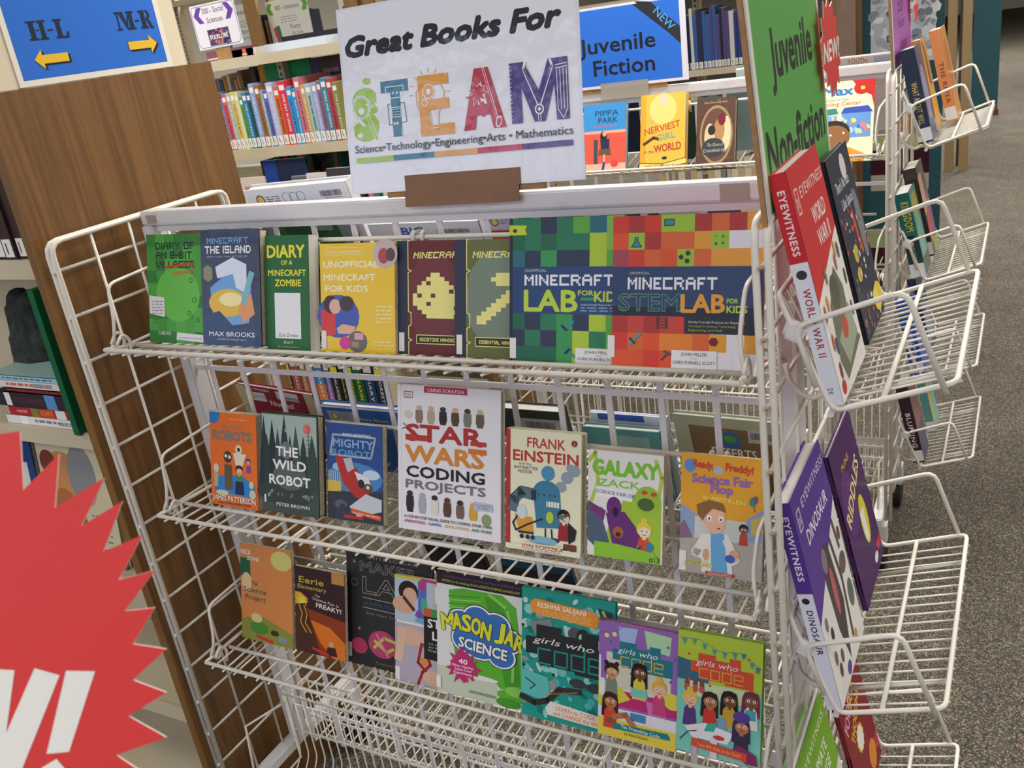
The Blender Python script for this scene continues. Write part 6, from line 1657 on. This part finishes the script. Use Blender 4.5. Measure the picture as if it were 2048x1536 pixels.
rowbooks(-.17, -.078, -.0, -.3395, .22, .26, .01, .018, [('dull red', '#6a3034'), ('grey', '#5c5c60'), ('dark blue', '#2c3c50'), ('brown', '#4a3a30')], 'behind the left stack', 'upright books behind the left stack', seed=21, labels=False, depth=.12)
bm = bmesh.new()
bmesh.ops.create_icosphere(bm, subdivisions=4, radius=1)
rr = random.Random(3)
for v in bm.verts:
    n = v.co.normalized()
    k = 1 + .1 * math.sin(7 * n.x + 3) * math.sin(6 * n.z) + rr.uniform(-.035, .035)
    v.co = Vector((n.x * .075 * k, n.y * .06 * k, n.z * .1 * k + (.02 if n.z > .6 else 0)))
o = link('plush_toy', me_from(bm, smooth=True), None, mat('dark_fur', '#1f2622', 1.0, noise=(60, '#3c4238', .35, .7), bump=(300, 1.0)), (-.30, -.05, -.24))
tag(o, 'dark green fuzzy toy sitting behind the stack on the left shelf', 'toy')
for i, (dx, dz) in enumerate(((-.04, .1), (.035, .105))):
    bm = bmesh.new(); bmesh.ops.create_icosphere(bm, subdivisions=2, radius=.024)
    link('ear', me_from(bm, smooth=True), o, MATS['dark_fur'], (dx, 0, dz))
rowbooks(-.28, -.075, -.165, -.0315, .18, .235, .02, .036, [('dark red', '#6a2028'), ('black', '#1c1c20'), ('dark brown', '#3c2a26')], 'on the upper left shelf', 'books on the upper left shelf', seed=22, depth=.13)
def c_pic(a):
    a.r(0, 0, 1, 1, '#cfc4a0'); a.e(.35, .3, .28, .2, '#c88a54'); a.e(.62, .28, .2, .25, '#8a8a88'); a.e(.3, .6, .2, .2, '#b06a3c'); a.e(.45, .65, .12, .15, '#6a6a3a'); a.e(.15, .2, .12, .1, '#7a3a2c'); a.r(0, .86, 1, 1, '#26386a'); a.lines(.65, .9, .6, 5, .05, .015, '#8a8470')
ob = book('cream picture book with orange shapes facing out on the lower left shelf', -.335, -.155, -.638, .2, .25, .012, c_pic, '#cfc4a0', lean=8, group=None)
ob['group'] = 'books facing out on the lower left shelf'
book('blue and white book facing out left of the cream picture book', -.56, -.15, -.638, .2, .27, .012, flat('#26407c', ('r', .1, .3, .9, .9, '#d8d4c8')), '#26407c', lean=8, group='books facing out on the lower left shelf')

# ---------------------------------------------------------------- foreground starburst tag on its stand, lower left
R_, D_, F_, P_ = Vector((0.877682, 0.457718, -0.142014)), Vector((0.052749, -0.386795, -0.920656)), Vector((-0.476331, 0.800552, -0.363627)), Vector((1.31672, -1.08599, 0.21775))
bd = .5
c0 = P_ + F_ * bd + R_ * (-1125 / 1853 * bd) + D_ * (555 / 1853 * bd)
Mb = Matrix(((R_.x, F_.x, -D_.x, c0.x), (R_.y, F_.y, -D_.y, c0.y), (R_.z, F_.z, -D_.z, c0.z), (0, 0, 0, 1)))
st = empty('new_tag', Mb, 'large red starburst tag with white letters, close in the lower left corner', 'sign')
OUT = [(40, 862), (47, 980), (118, 908), (110, 1015), (210, 955), (163, 1052), (245, 1002), (207, 1103), (285, 1070), (237, 1160), (310, 1140), (250, 1222), (310, 1215), (266, 1288), (333, 1298), (266, 1360), (333, 1385), (257, 1432), (333, 1475), (232, 1510), (300, 1555), (215, 1590), (270, 1640), (175, 1660), (215, 1720), (120, 1710), (130, 1780), (50, 1740)]
cxp, cyp = -101, 1323
k_ = bd / 1853.48
def pp(x, y): return ((x - cxp) * k_, -(y - cyp) * k_)
pts = [pp(*q) for q in OUT]
pts += [(-x, -z) for x, z in pts]          # the hidden half repeats the seen half
bm = bmesh.new()
top = [bm.verts.new((x, 0, z)) for x, z in pts]
bot = [bm.verts.new((x, .0012, z)) for x, z in pts]
bm.faces.new(top); bm.faces.new(bot[::-1])
n = len(pts)
for i in range(n): bm.faces.new((top[i], bot[i], bot[(i + 1) % n], top[(i + 1) % n]))
me = me_from(bm)
ob = link('starburst', me, st, MATS['red_card'])
me.materials.append(MATS['white_card_edge'])
for p in me.polygons:
    if len(p.vertices) == 4: p.material_index = 1
S = 900 * k_
a = Art(S, S)
def ap(L, c='#f1eee6'): a.p([((x - cxp) / 900 + .5, (y - cyp) / 900 + .5) for x, y in L], c)
ap([(-36, 1336), (30, 1340), (13, 1466), (-5, 1536), (-60, 1536)])
ap([(70, 1336), (120, 1350), (36, 1560), (-22, 1560), (13, 1466)])
ap([(133, 1341), (191, 1342), (139, 1503), (94, 1507)])
ap([(114, 1517), (138, 1545), (108, 1575), (78, 1568), (84, 1535)])
ap([(-360, 1330), (-310, 1330), (-260, 1450), (-240, 1330), (-200, 1330), (-240, 1545), (-290, 1545), (-330, 1430), (-350, 1545), (-400, 1545)])
ap([(-170, 1332), (-60, 1334), (-68, 1370), (-130, 1370), (-136, 1415), (-85, 1415), (-92, 1450), (-142, 1450), (-150, 1505), (-90, 1505), (-96, 1545), (-210, 1545)])
a.build('lettering', st, (-S / 2, 0, -S / 2), m=MATT)
